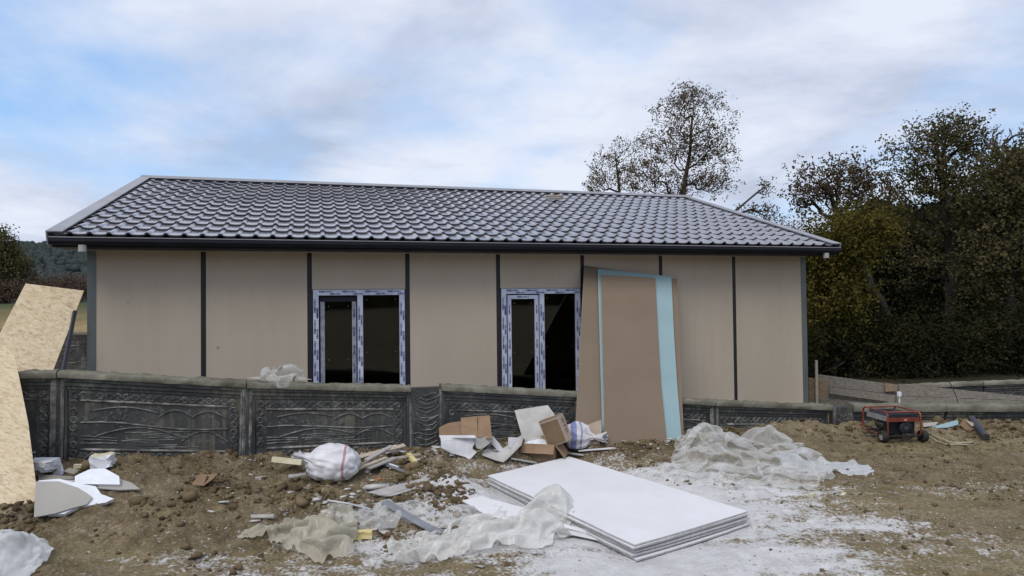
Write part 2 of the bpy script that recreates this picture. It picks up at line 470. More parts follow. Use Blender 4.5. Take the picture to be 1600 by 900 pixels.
# ground
t = NT('mud')
at = t.n('ShaderNodeAttribute', attribute_name='dust'); dust = at.outputs['Fac']
at2 = t.n('ShaderNodeAttribute', attribute_name='cover'); cov = at2.outputs['Color']
n1 = t.noise(.8, 6, .6); n2 = t.noise(6, 6, .65, .2); n3 = t.noise(38, 4, .6)
c = t.ramp(n2, [(.30, (.060, .042, .022)), (.5, (.165, .122, .066)), (.70, (.31, .24, .14))])
c = t.mix(t.ramp(n1, [(.38, 0.), (.62, .55)]), c, (.235, .185, .115))
at3 = t.n('ShaderNodeAttribute', attribute_name='clay')
c = t.mix(t.math('MULTIPLY', at3.outputs['Fac'], .8), c, t.ramp(n2, [(.3, (.20, .160, .078)), (.7, (.28, .222, .115))]))
c = t.mix(t.ramp(n3, [(.54, 0.), (.68, .7)]), c, (.38, .33, .255))
n4 = t.noise(2.4, 7, .7, .6, v=t.vec((.55, 1.6, 1), (0, 0, .12)))
c = t.mix(t.ramp(n4, [(.46, 0.), (.62, .55)]), c, t.ramp(n3, [(.35, (.17, .135, .088)), (.65, (.37, .315, .23))]))
c = t.mix(t.ramp(n3, [(.28, .55), (.42, 0.)]), c, (.06, .045, .028))
at4 = t.n('ShaderNodeAttribute', attribute_name='damp')
c = t.mix(t.math('MULTIPLY', at4.outputs['Fac'], t.ramp(t.noise(3.4, 6, .7, .4), [(.38, .92), (.62, .1)])), c, t.ramp(n3, [(.35, (.055, .038, .020)), (.65, (.13, .096, .052))]))
dm = t.math('ADD', dust, t.math('MULTIPLY', t.math('SUBTRACT', t.noise(7, 6, .7, .3), .5), 1.1))
dm = t.math('ADD', dm, t.math('MULTIPLY', t.math('SUBTRACT', n3, .5), .9))
dm = t.math('ADD', dm, t.math('MULTIPLY', t.math('SUBTRACT', t.noise(2.6, 5, .65, .8, v=t.vec((.6, 1.5, 1))), .5), .9))
dmask = t.ramp(dm, [(.28, 0.), (.56, .95)])
c = t.mix(dmask, c, t.ramp(n2, [(.3, (.55, .535, .52)), (.7, (.74, .73, .73))]))
sepc = t.n('ShaderNodeSeparateColor'); t.l(cov, sepc.inputs[0])
fld = t.ramp(t.noise(1.3, 5, .6, v=t.vec((1, .25, 1))), [(.3, (.20, .14, .065)), (.7, (.33, .245, .12))])
c = t.mix(sepc.outputs[0], c, fld)
gr = t.ramp(t.noise(2.3, 5, .6), [(.3, (.045, .055, .02)), (.7, (.085, .095, .035))])
c = t.mix(sepc.outputs[1], c, gr)
fl = t.ramp(t.noise(5, 5, .6), [(.3, (.022, .018, .011)), (.7, (.05, .040, .022))])
c = t.mix(sepc.outputs[2], c, fl)
t.col(c); t.set(.92, .15)
t.bump(t.math('ADD', t.noise(45, 6, .7), t.math('MULTIPLY', t.noise(16, 4), .8)), .9, .02)
simple('soil', (.19, .143, .083), (.075, .053, .03), 5, .95, .1, 0, .4, 60, bdist=.01)
simple('crumb', (.62, .61, .60), (.36, .32, .27), 5, .9, .1)
simple('hillmat', (.045, .055, .04), (.03, .04, .03), .05, 1., .05)

# ------------------------------------------------------------------ mesh helpers
WM = {}
def reg(o, M):
    WM[o.name] = M
    return o
def props(o, label=None, cat=None, group=None, kind=None):
    if label: o['label'] = label
    if cat: o['category'] = cat
    if group: o['group'] = group
    if kind: o['kind'] = kind
    return o
def thing(name, label, cat, loc=(0, 0, 0), rz=0., group=None, M=None):
    o = D.objects.new(name, None)
    o.empty_display_size = .2
    COL.objects.link(o)
    if M is None:
        M = Matrix.Translation(Vector(loc)) @ Matrix.Rotation(rz, 4, 'Z')
    o.matrix_world = M
    props(o, label, cat, group)
    return reg(o, M)
class MB:
    def __init__(s):
        s.v = []; s.f = []; s.m = []; s.cur = 0
    def add(s, vs, fs):
        k = len(s.v)
        s.v += [tuple(v) for v in vs]
        s.f += [tuple(i + k for i in f) for f in fs]
        s.m += [s.cur] * len(fs)
        return s
    def box(s, lo, hi, M=None):
        x0, y0, z0 = lo; x1, y1, z1 = hi
        vs = [Vector(p) for p in ((x0, y0, z0), (x1, y0, z0), (x1, y1, z0), (x0, y1, z0), (x0, y0, z1), (x1, y0, z1), (x1, y1, z1), (x0, y1, z1))]
        if M is not None: vs = [M @ v for v in vs]
        return s.add(vs, [(0, 3, 2, 1), (4, 5, 6, 7), (0, 1, 5, 4), (1, 2, 6, 5), (2, 3, 7, 6), (3, 0, 4, 7)])
    def cbox(s, c, size, M=None):
        return s.box([a - b / 2 for a, b in zip(c, size)], [a + b / 2 for a, b in zip(c, size)], M)
    def tube(s, pts, rad, seg=6, cap=True):
        pts = [Vector(p) for p in pts]
        if not hasattr(rad, '__len__'): rad = [rad] * len(pts)
        k = len(s.v); n = len(pts)
        ref = None
        for i, p in enumerate(pts):
            d = (pts[min(i + 1, n - 1)] - pts[max(i - 1, 0)])
            if d.length < 1e-9: d = Vector((0, 0, 1))
            d.normalize()
            if ref is None: ref = Vector((0, 0, 1)) if abs(d.z) < .9 else Vector((1, 0, 0))
            a = d.cross(ref).normalized(); b = a.cross(d).normalized(); ref = b
            for j in range(seg):
                t_ = 2 * math.pi * j / seg
                s.v.append(tuple(p + (a * math.cos(t_) + b * math.sin(t_)) * rad[i]))
        nf = []
        for i in range(n - 1):
            for j in range(seg):
                j2 = (j + 1) % seg
                nf.append((k + i * seg + j, k + i * seg + j2, k + (i + 1) * seg + j2, k + (i + 1) * seg + j))
        if cap:
            nf.append(tuple(k + j for j in reversed(range(seg)))); nf.append(tuple(k + (n - 1) * seg + j for j in range(seg)))
        s.f += nf; s.m += [s.cur] * len(nf)
        return s
    def prism(s, poly, off):
        """closed outline (list of Vectors) pushed along the vector off"""
        n = len(poly); off = Vector(off)
        vs = [Vector(p) for p in poly] + [Vector(p) + off for p in poly]
        fs = [tuple(range(n)), tuple(reversed(range(n, 2 * n)))] + [(i, i + n, (i + 1) % n + n, (i + 1) % n) for i in range(n)]
        fs = [tuple(reversed(f)) for f in fs]
        return s.add(vs, fs)
    def mesh(s, name, mats, M=None, smooth=False, recalc=False):
        me = D.meshes.new(name)
        vs = s.v if M is None else [tuple(M @ Vector(v)) for v in s.v]
        me.from_pydata(vs, [], s.f)
        if not isinstance(mats, (list, tuple)): mats = [mats]
        for m in mats: me.materials.append(MATS[m])
        if len(mats) > 1: me.polygons.foreach_set('material_index', s.m)
        if smooth: me.polygons.foreach_set('use_smooth', [True] * len(me.polygons))
        me.update()
        if recalc:
            import bmesh
            b = bmesh.new(); b.from_mesh(me); bmesh.ops.recalc_face_normals(b, faces=b.faces); b.to_mesh(me); b.free()
        return me
    def part(s, name, mats, parent, world=False, smooth=False, recalc=False):
        M = WM[parent.name]
        me = s.mesh(name, mats, M.inverted() if world else None, smooth, recalc)
        o = D.objects.new(name, me); COL.objects.link(o); o.parent = parent
        return reg(o, M)
    def solo(s, name, mats, loc, label, cat, group=None, kind=None, smooth=False, recalc=False):
        """a thing that is one mesh; vertices in world coordinates, origin at loc"""
        M = Matrix.Translation(Vector(loc))
        me = s.mesh(name, mats, M.inverted(), smooth, recalc)
        o = D.objects.new(name, me); COL.objects.link(o); o.location = Vector(loc)
        props(o, label, cat, group, kind)
        return reg(o, M)
def link_part(name, me, parent, M=None):
    o = D.objects.new(name, me); COL.objects.link(o); o.parent = parent
    if M is not None: o.matrix_local = M
    return reg(o, WM[parent.name] @ (M if M is not None else Matrix()))
def np_mesh(name, V, Fq, mats, smooth=False, mi=None):
    """vertices (n,3), faces (m,k) as arrays"""
    me = D.meshes.new(name)
    V = np.ascontiguousarray(V, np.float32); Fq = np.ascontiguousarray(Fq, np.int32)
    k = Fq.shape[1]
    me.vertices.add(len(V)); me.vertices.foreach_set('co', V.ravel())
    me.loops.add(Fq.size); me.loops.foreach_set('vertex_index', Fq.ravel())
    me.polygons.add(len(Fq)); me.polygons.foreach_set('loop_start', np.arange(0, Fq.size, k, dtype=np.int32))
    if not isinstance(mats, (list, tuple)): mats = [mats]
    for m in mats: me.materials.append(MATS[m])
    if mi is not None: me.polygons.foreach_set('material_index', np.ascontiguousarray(mi, np.int32))
    if smooth: me.polygons.foreach_set('use_smooth', np.ones(len(Fq), bool))
    me.update(calc_edges=True); me.validate()
    return me
def grid_faces(nu, nv):
    i = np.arange(nu * nv).reshape(nu, nv)
    return np.stack([i[:-1, :-1].ravel(), i[1:, :-1].ravel(), i[1:, 1:].ravel(), i[:-1, 1:].ravel()], 1)

# ------------------------------------------------------------------ ground: one sheet, fine near the camera, coarse to the horizon
def graded(lo, hi, step, far, n):
    core = np.arange(lo, hi + 1e-6, step)
    k = np.linspace(0, 1, n + 1)[1:] ** 3
    w0 = np.arange(1, n + 1) * step + k * (far + lo - n * step)
    w1 = np.arange(1, n + 1) * step + k * (far - hi - n * step)
    return np.concatenate([(lo - w0)[::-1], core, hi + w1])
gx = graded(-7.2, 9.0, .036, 1500, 46)
gy = graded(3.4, 10.2, .036, 1500, 46)
GX, GY = np.meshgrid(gx, gy, indexing='ij')
GZ = ground_z(GX, GY)
V = np.stack([GX, GY, GZ], -1).reshape(-1, 3)
me = np_mesh('ground', V, grid_faces(len(gx), len(gy)), 'mud', True)
x, y = V[:, 0], V[:, 1]
def ell(cx, cy, rx, ry, rot=0.):
    dx, dy = x - cx, y - cy
    c, s = math.cos(rot), math.sin(rot)
    u, v = (dx * c + dy * s) / rx, (-dx * s + dy * c) / ry
    return np.exp(-(u * u + v * v))
def gp(px, py):
    p = onZ(px, py, .03)
    return p.x, p.y
dust = np.zeros(len(x))
for px, py, rx, ry, k in ((960, 790, 1.9, 1.3, .95), (760, 775, .8, .55, .95), (1100, 870, 1.5, .45, .8), (1290, 815, .9, .25, .7), (960, 880, .8, .4, .9),
                          (1180, 765, 1.2, .35, .6), (660, 850, .9, .4, .6), (690, 800, .9, .35, .75), (560, 850, .8, .3, .4), (300, 865, 1.0, .4, .28), (980, 712, .7, .25, .35), (560, 800, .7, .3, .3), (700, 880, 2.5, .5, .35), (1350, 850, 1.8, .6, .28), (850, 735, 1.5, .4, .3), (450, 890, 1.5, .35, .3), (1480, 760, 1.6, .5, .16)):
    dust = np.maximum(dust, k * ell(*gp(px, py), rx, ry))
wob = fbm(x * 1.1, y * 1.1, 3, 55)
dust = np.clip(dust * (.55 + .9 * wob), 0, 1)
clay = np.zeros(len(x))
for cx_, cy_, rx, ry in CLAY:
    clay = np.maximum(clay, ell(cx_, cy_, rx, ry) ** .6)
clay *= sst(.25, .5, wob + .2)
cov = np.zeros((len(x), 4)); cov[:, 3] = 1
r_ = np.hypot(x, y)
farm = sst(10.5, 13, wall_s(x, y) + 9.5) * sst(-2., -4., x) * (y > 0)
cov[:, 0] = farm * sst(11, 14, y)
cov[:, 1] = np.maximum(sst(30, 36, y + 4 * wob) * (x < 0), sst(45, 70, r_))
cov[:, 2] = sst(1.2, 3., wall_s(x, y) + 0.4 * wob) * sst(3.5, 5.5, x) * sst(80, 50, y)
damp = np.clip(rough_mask(x, y) * 1.3 + .25 * (r_ < 14), 0, 1) * sst(.25, .55, fbm(x * .8, y * .8, 3, 91))
for nm, arr in (('dust', dust), ('clay', clay), ('damp', damp)):
    at = me.attributes.new(nm, 'FLOAT', 'POINT'); at.data.foreach_set('value', arr.astype(np.float32))
at = me.attributes.new('cover', 'FLOAT_COLOR', 'POINT'); at.data.foreach_set('color', cov.astype(np.float32).ravel())
o = D.objects.new('ground', me); COL.objects.link(o); props(o, 'churned brown mud yard dusted with white gypsum powder', 'ground', kind='structure')

# loose clods of soil and plaster crumbs: too many to count
_p = (1 + 5 ** .5) / 2
ICO_V = np.array([(-1, _p, 0), (1, _p, 0), (-1, -_p, 0), (1, -_p, 0), (0, -1, _p), (0, 1, _p), (0, -1, -_p), (0, 1, -_p), (_p, 0, -1), (_p, 0, 1), (-_p, 0, -1), (-_p, 0, 1)]) / math.hypot(1, _p)
ICO_F = np.array([(0, 11, 5), (0, 5, 1), (0, 1, 7), (0, 7, 10), (0, 10, 11), (1, 5, 9), (5, 11, 4), (11, 10, 2), (10, 7, 6), (7, 1, 8), (3, 9, 4), (3, 4, 2), (3, 2, 6), (3, 6, 8), (3, 8, 9), (4, 9, 5), (2, 4, 11), (6, 2, 10), (8, 6, 7), (9, 8, 1)])
def ico2():
    v = [tuple(p) for p in ICO_V]; f = []; cache = {}
    def mid(a, b):
        k = (min(a, b), max(a, b))
        if k not in cache:
            m = np.array(v[a]) + np.array(v[b]); m /= np.linalg.norm(m); v.append(tuple(m)); cache[k] = len(v) - 1
        return cache[k]
    for a, b, c in ICO_F:
        ab, bc, ca = mid(a, b), mid(b, c), mid(c, a)
        f += [(a, ab, ca), (b, bc, ab), (c, ca, bc), (ab, bc, ca)]
    return np.array(v), np.array(f)
ICO2_V, ICO2_F = ico2()
def scatter(name, pts, sizes, mat, label, cat, rng, BV=ICO_V, BF=ICO_F, jit=.35, flat=.7, sink=.25, smooth=False, kind='stuff'):
    n = len(pts); nv = len(BV)
    R = rng.uniform(1 - jit, 1 + jit, (n, nv, 1))
    sc = sizes[:, None, None] * rng.uniform(.7, 1.3, (n, 1, 3)) * np.array([1, 1, flat])
    a = rng.uniform(0, 2 * np.pi, n); c, s = np.cos(a), np.sin(a)
    P = BV[None] * R * sc
    X = P[..., 0] * c[:, None] - P[..., 1] * s[:, None]; Y = P[..., 0] * s[:, None] + P[..., 1] * c[:, None]
    V = np.stack([X, Y, P[..., 2]], -1) + pts[:, None, :]
    V[..., 2] += (sizes * sink)[:, None]
    Fa = BF[None] + (np.arange(n) * nv)[:, None, None]
    me = np_mesh(name, V.reshape(-1, 3), Fa.reshape(-1, 3), mat, smooth)
    o = D.objects.new(name, me); COL.objects.link(o); props(o, label, cat, kind=kind)
    return o
rng = np.random.default_rng(5)
n = 130000
X = rng.uniform(-6.8, 7.5, n); Y = rng.uniform(4.3, 10.2, n)
keep = (rng.uniform(0, 1, n) < (rough_mask(X, Y) * .42 * sst(.35, .6, fbm(X * 1.4, Y * 1.4, 3, 77)) + .006)) & (wall_s(X, Y) < -.04) & (stack_mask(X, Y) < .05)
X, Y = X[keep], Y[keep]
S = np.minimum(.006 + rng.exponential(.0085, len(X)), .055) * (.55 + .75 * rough_mask(X, Y))
scatter('soil_clods', np.stack([X, Y, ground_z(X, Y)], 1), S, 'soil', 'brown clods of dug soil strewn along the garden wall', 'soil', rng, jit=.45, sink=.15)
n = 3600
X = rng.normal(0, 1, n); Y = rng.normal(0, 1, n)
c0 = rng.integers(0, 4, n)
cx = np.array([gp(900, 790)[0], gp(760, 780)[0], gp(1180, 830)[0], gp(450, 760)[0]])[c0]
cy = np.array([gp(900, 790)[1], gp(760, 780)[1], gp(1180, 830)[1], gp(450, 760)[1]])[c0]
X = cx + X * np.array([1.6, .9, 1.4, 1.5])[c0]; Y = cy + Y * np.array([.8, .5, .6, .6])[c0]
k_ = (wall_s(X, Y) < -.1) & (stack_mask(X, Y) < .05)
X, Y = X[k_], Y[k_]
S = .002 + rng.exponential(.0028, len(X))
scatter('plaster_crumbs', np.stack([X, Y, ground_z(X, Y)], 1), S, 'crumb', 'white plaster crumbs scattered on the mud round the boards', 'rubble', rng)

n = 1000
c0 = rng.integers(0, 5, n)
cc = np.array([gp(610, 735), gp(790, 725), gp(860, 800), gp(640, 790), gp(1000, 712)])[c0]
X = cc[:, 0] + rng.normal(0, 1, n) * np.array([.55, .6, .9, .9, .6])[c0]; Y = cc[:, 1] + rng.normal(0, 1, n) * np.array([.22, .2, .45, .3, .2])[c0]
k_ = (wall_s(X, Y) < -.12) & (stack_mask(X, Y) < .05)
X, Y = X[k_], Y[k_]
BXV = np.array([(a, b, c) for a in (-1, 1) for b in (-1, 1) for c in (-1, 1)], float) * np.array([1, .45, .16])
BXF = np.array([(0, 1, 3), (0, 3, 2), (4, 6, 7), (4, 7, 5), (0, 4, 5), (0, 5, 1), (2, 3, 7), (2, 7, 6), (0, 2, 6), (0, 6, 4), (1, 5, 7), (1, 7, 3)])
scatter('board_chips', np.stack([X, Y, ground_z(X, Y)], 1), .008 + rng.exponential(.015, len(X)), 'crumb', 'small broken chips of plasterboard and wood littering the mud', 'rubble', rng, BXV, BXF, .2, 1., .3)
# ------------------------------------------------------------------ far hills and woods
def hill(name, label, xs, ridge, y0, y1, base):
    nx, ny = 90, 14
    X = np.linspace(xs[0], xs[-1], nx); T = np.linspace(0, 1, ny)
    R = np.interp(X, xs, ridge)
    XX, TT = np.meshgrid(X, T, indexing='ij')
    Z = base + (R[:, None] - base) * np.sin(TT * np.pi / 2) ** 1.1 + 1.2 * (fbm(XX * .05, TT * 5, 3, 9) - .5)
    me = np_mesh(name, np.stack([XX, y0 + (y1 - y0) * TT, Z], -1).reshape(-1, 3), grid_faces(nx, ny), 'hillmat', True)
    o = D.objects.new(name, me); COL.objects.link(o); props(o, label, 'hill', kind='structure')
    return X, R
HX = [-420, -260, -190, -165, -148, -130, -60, 60, 300]
HR = [10, 14, 19, 21, 22, 21, 18, 12, 10]
hill('hill', 'far wooded hill beyond the fields', HX, HR, 150, 235, 0)
n = 11000
X = rng.uniform(-330, -60, n); T = rng.uniform(0, 1, n)
Z = np.interp(X, HX, HR) * np.sin(T * np.pi / 2) ** 1.1
scatter('far_wood', np.stack([X, 150 + 85 * T, Z - .5], 1), rng.uniform(.7, 1.7, n), 'hill_wood_hazed', 'woodland covering the far hill, tinted blue for haze', 'woodland', rng, ICO_V, ICO_F, .5, 1.1, .6)
# wooded rise behind the camera, seen only as a reflection in the windows
hill('hill_behind', 'low wooded rise behind the viewer', [-120, -40, 40, 120], [5, 7, 7, 5], -28, -75, 0)
n = 2600
X = rng.uniform(-75, 75, n); T = rng.uniform(0, 1, n)
scatter('wood_behind', np.stack([X, -28 - 47 * T, 6.5 * np.sin(T * np.pi / 2) - .3], 1), rng.uniform(.8, 2.0, n), 'leaf_olive', 'dark woodland on the rise behind the viewer', 'woodland', rng, ICO2_V, ICO2_F, .35, 1.3, .8)

# ------------------------------------------------------------------ trees
def leaf_mesh(name, P, size, mat, rng, k=1.0):
    n = len(P)
    d = rng.normal(0, 1, (n, 3)); d /= np.linalg.norm(d, axis=1)[:, None]
    e = np.cross(d, rng.normal(0, 1, (n, 3))); e /= np.linalg.norm(e, axis=1)[:, None] + 1e-9
    s = size * rng.uniform(.6, 1.35, (n, 1))
    a = d * s * k; b = e * s * .62
    V = np.stack([P - a, P + b, P + a, P - b], 1).reshape(-1, 3)
    F = np.arange(n * 4).reshape(n, 4)
    return np_mesh(name, V, F, mat)
def tree(name, label, trunk, blobs, ntarg, nleaf, lsize, leafm, barkm='bark', r0=.16, seed=1, group=None, cat='tree', spread=.22, cl=.75, wander=.10):
    """trunk: world points; blobs: (center, radii, weight). Twigs grow to points spread through the blobs from the nearest limb."""
    rng = np.random.default_rng(seed)
    trunk = [Vector(p) for p in trunk]
    nodes = [np.array(trunk[0])]; par = [-1]; tr_ids = [0]
    for a, b in zip(trunk[:-1], trunk[1:]):
        L = (b - a).length; k = max(1, int(L / .45))
        for i in range(1, k + 1):
            nodes.append(np.array(a.lerp(b, i / k)) + rng.normal(0, .02, 3)); par.append(len(nodes) - 2)
    ntrunk = len(nodes)
    w = np.array([b[2] for b in blobs], float); w /= w.sum()
    T = []
    for _ in range(ntarg):
        c, r, _w = blobs[rng.choice(len(blobs), p=w)]
        while True:
            q = rng.uniform(-1, 1, 3)
            if .15 < np.linalg.norm(q) < 1: break
        T.append(np.array(c) + q * np.array(r))
    T = np.array(T)
    top = np.array(nodes[ntrunk * 2 // 3:ntrunk])
    dist = np.min(np.linalg.norm(T[:, None] - top[None], axis=2), axis=1)
    tips = []
    for ti in np.argsort(dist):
        q = T[ti]
        A = np.array(nodes)
        dd = np.linalg.norm(A - q, axis=1) + 1.4 * np.maximum(0, A[:, 2] - q[2] + .1)
        dd[:max(2, ntrunk // 4)] += 3
        i = int(np.argmin(dd)); p0 = A[i]
        L = np.linalg.norm(q - p0); k = max(2, int(L / .32))
        bow = rng.normal(0, wander, 3) * L; bow[2] += .12 * L
        prev = i; idx = []
        for j in range(1, k + 1):
            s = j / k
            nodes.append(p0 + (q - p0) * s + bow * s * (1 - s) * 1.6 + rng.normal(0, .02, 3) * (j < k)); par.append(prev); prev = len(nodes) - 1; idx.append(prev)
        tips.append(idx)
    N = len(nodes); cnt = np.zeros(N)
    haschild = np.zeros(N, bool)
    for i in range(N):
        if par[i] >= 0: haschild[par[i]] = True
    cnt[~haschild] = 1
    for i in range(N - 1, 0, -1): cnt[par[i]] += cnt[i]
    rad = r0 * (cnt / cnt[0]) ** .46
    rad = np.maximum(rad, .007)
    mb = MB()
    mb.tube([nodes[i] for i in range(ntrunk)], [rad[i] * (1.35 if i == 0 else 1) for i in range(ntrunk)], 8)
    for idx in tips:
        ch = [par[idx[0]]] + idx
        mb.tube([nodes[i] for i in ch], [min(rad[i], rad[idx[0]]) for i in ch], 5 if rad[idx[0]] > .03 else 3, False)
    base = trunk[0]
    root = thing(name, label, cat, base, 0, group)
    mb.part('trunk', barkm, root, True, True)
    if nleaf:
        cand = []
        for idx in tips:
            m = max(1, int(len(idx) * cl)); cand += idx[-m:]
        cand = np.array(nodes)[cand]
        nc_ = max(8, nleaf // 6)
        P = cand[rng.integers(0, len(cand), nc_)] + rng.normal(0, spread, (nc_, 3))
        P = P[rng.integers(0, nc_, nleaf)] + rng.normal(0, lsize * 1.7, (nleaf, 3))
        me = leaf_mesh('crown', P - np.array(base), lsize, leafm, rng)
        link_part('crown', me, root)
    return root
def blob(px, py, rx, ry, Yd, w=1., rd=None):
    c = onY(px, py, Yd); k = Yd / FPX
    return (tuple(c), (rx * k, (rd if rd else rx) * k, ry * k), w)
def tk(*pts):
    return [onY(px, py, Yd) for px, py, Yd in pts]
def ground_base(px, Yd):
    p = onY(px, 470, Yd); return Vector((p.x, Yd, gz(p.x, Yd) - .1))
# behind the house
tree('tree', 'tall thin-leaved tree rising behind the roof ridge', [ground_base(1058, 24), *tk((1062, 330, 24), (1072, 290, 24), (1078, 240, 24.2), (1082, 180, 24))],
     [blob(1080, 190, 70, 55, 24, 3), blob(1072, 155, 40, 24, 24, 1.2), blob(1035, 235, 58, 48, 24, 2.4), blob(1115, 240, 42, 48, 24, 2), blob(1000, 278, 38, 26, 24, 1.3), blob(1112, 285, 34, 16, 24, .7), blob(1050, 290, 40, 24, 24, 1)],
     680, 12500, .036, 'leaf_autumn', r0=.095, seed=3, spread=.14, wander=.14)
tree('tree', 'slender half bare tree behind the ridge left of the taller tree', [ground_base(966, 27), *tk((968, 320, 27), (966, 280, 27), (962, 240, 27))],
     [blob(950, 265, 30, 35, 27, 2), blob(930, 285, 22, 20, 27, 1.2), blob(978, 255, 22, 42, 27, 1.6)],
     240, 2400, .036, 'leaf_autumn', r0=.06, seed=4, spread=.10, wander=.12)
tree('tree', 'nearly bare leaning branchy sapling beyond the right roof verge', [ground_base(1120, 19), *tk((1128, 345, 19), (1165, 316, 19), (1205, 285, 19))],
     [blob(1175, 326, 26, 10, 19, 1), blob(1195, 330, 18, 12, 19, 1), blob(1200, 298, 8, 12, 19, .5)],
     34, 420, .036, 'leaf_autumn', r0=.045, seed=5, spread=.10)
tree('tree', 'far reddish tree low beside the right roof verge', [ground_base(1215, 60), *tk((1215, 400, 60), (1215, 360, 60))],
     [blob(1205, 358, 22, 22, 60, 2), blob(1235, 375, 22, 30, 60, 2)], 70, 3000, .08, 'leaf_brown', r0=.16, seed=6, spread=.4)
# right hand wood edge
G_ = 'trees at the wood edge'
tree('tree', 'tallest autumn tree of the wood edge with forked dark trunk', [ground_base(1480, 21), *tk((1482, 500, 21), (1490, 420, 21), (1478, 340, 21), (1470, 260, 21), (1478, 215, 21))],
     [blob(1478, 215, 58, 36, 21, 2.4), blob(1425, 262, 52, 44, 21, 2), blob(1510, 270, 60, 52, 21, 2.4), blob(1470, 330, 90, 50, 21, 3), blob(1430, 400, 60, 50, 21, 1)],
     560, 14000, .046, 'leaf_olive', 'bark_dark', .15, 11, G_, spread=.15, wander=.16)
tree('tree', 'leaning tree with thin leafy arm reaching left over the verge', [ground_base(1405, 19), *tk((1390, 500, 19), (1350, 420, 19), (1318, 350, 19), (1292, 290, 19))],
     [blob(1292, 272, 48, 32, 19, 2.0), blob(1330, 275, 34, 30, 19, 1), blob(1275, 300, 32, 16, 19, 1), blob(1330, 330, 45, 40, 19, 2), blob(1360, 290, 40, 30, 19, 1.2), blob(1250, 318, 16, 10, 19, .5)],
     300, 5200, .042, 'leaf_autumn', 'bark_dark', .11, 12, G_, spread=.16, wander=.16)
tree('tree', 'yellow green bushy tree just right of the house corner', [ground_base(1315, 17), *tk((1312, 560, 17), (1310, 470, 17), (1312, 400, 17))],
     [blob(1300, 470, 45, 75, 17, 3), blob(1300, 390, 50, 42, 17, 2.4), blob(1345, 360, 45, 34, 17, 1.6), blob(1285, 540, 30, 34, 17, 1)],
     300, 20000, .042, 'leaf_yellow', 'bark_dark', .12, 13, G_, spread=.2)
tree('tree', 'dense dark olive tree at the right edge of the photo', [ground_base(1585, 19), *tk((1582, 500, 19), (1575, 400, 19), (1570, 320, 19))],
     [blob(1565, 300, 52, 56, 19, 2.4), blob(1605, 270, 50, 50, 19, 2), blob(1570, 400, 65, 70, 19, 2.6), blob(1640, 380, 60, 90, 19, 2)],
     420, 19000, .05, 'leaf_olive', 'bark_dark', .16, 14, G_, spread=.24)
tree('tree', 'bare twiggy crown showing above the right end of the wood', [ground_base(1570, 27), *tk((1572, 400, 27), (1574, 300, 27), (1576, 240, 27))],
     [blob(1575, 222, 34, 28, 27, 2), blob(1545, 235, 16, 22, 27, 1), blob(1620, 230, 30, 40, 27, 1)], 170, 700, .03, 'leaf_brown', 'bark', .14, 15, G_, spread=.15, wander=.06)
tree('tree', 'shadowy dark tree behind the yellow green bush', [ground_base(1400, 25), *tk((1402, 480, 25), (1398, 400, 25), (1395, 340, 25))],
     [blob(1390, 380, 70, 60, 25, 2), blob(1400, 470, 80, 80, 25, 2), blob(1330, 440, 60, 80, 25, 1.5)], 260, 15000, .075, 'leaf_dark', 'bark_dark', .2, 16, G_, spread=.35)
tree('tree', 'shadowy dark tree behind the tallest forked trunk', [ground_base(1530, 26), *tk((1532, 480, 26), (1530, 400, 26), (1535, 330, 26))],
     [blob(1530, 370, 75, 65, 26, 2), blob(1540, 470, 90, 90, 26, 2), blob(1470, 460, 60, 80, 26, 1.4), blob(1620, 440, 70, 110, 26, 1.5)], 300, 17000, .075, 'leaf_dark', 'bark_dark', .2, 17, G_, spread=.35)
for i, (px, Yd, h, lab) in enumerate(((1300, 16.5, 1.5, 'dark bramble bush behind the white stake'), (1385, 17.5, 1.9, 'dark undergrowth bush below the leaning tree'), (1460, 16.5, 1.5, 'low dark bush in front of the forked trunk'),
                                      (1530, 18, 2.0, 'dark leafy bush between forked trunk and photo edge'), (1610, 17, 1.9, 'dark bush at the far right photo edge'))):
    b = ground_base(px, Yd)
    tree('bush', lab, [b, b + Vector((.05, 0, h * .35))], [((b.x - .5, b.y, b.z + h * .5), (.9, .6, h * .45), 1), ((b.x + .6, b.y + .2, b.z + h * .45), (.9, .6, h * .4), 1)],
         110, 7000, .04, 'leaf_dark', 'bark_dark', .05, 40 + i, 'bushes under the wood edge', 'bush', .2)
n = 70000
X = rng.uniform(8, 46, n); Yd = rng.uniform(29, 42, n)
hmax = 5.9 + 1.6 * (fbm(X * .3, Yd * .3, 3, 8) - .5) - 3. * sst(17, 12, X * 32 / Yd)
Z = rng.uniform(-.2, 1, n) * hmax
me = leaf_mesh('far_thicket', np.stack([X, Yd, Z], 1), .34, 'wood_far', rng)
o = D.objects.new('far_thicket', me); COL.objects.link(o); props(o, 'dark mass of woodland behind the trees on the right', 'woodland', kind='stuff')
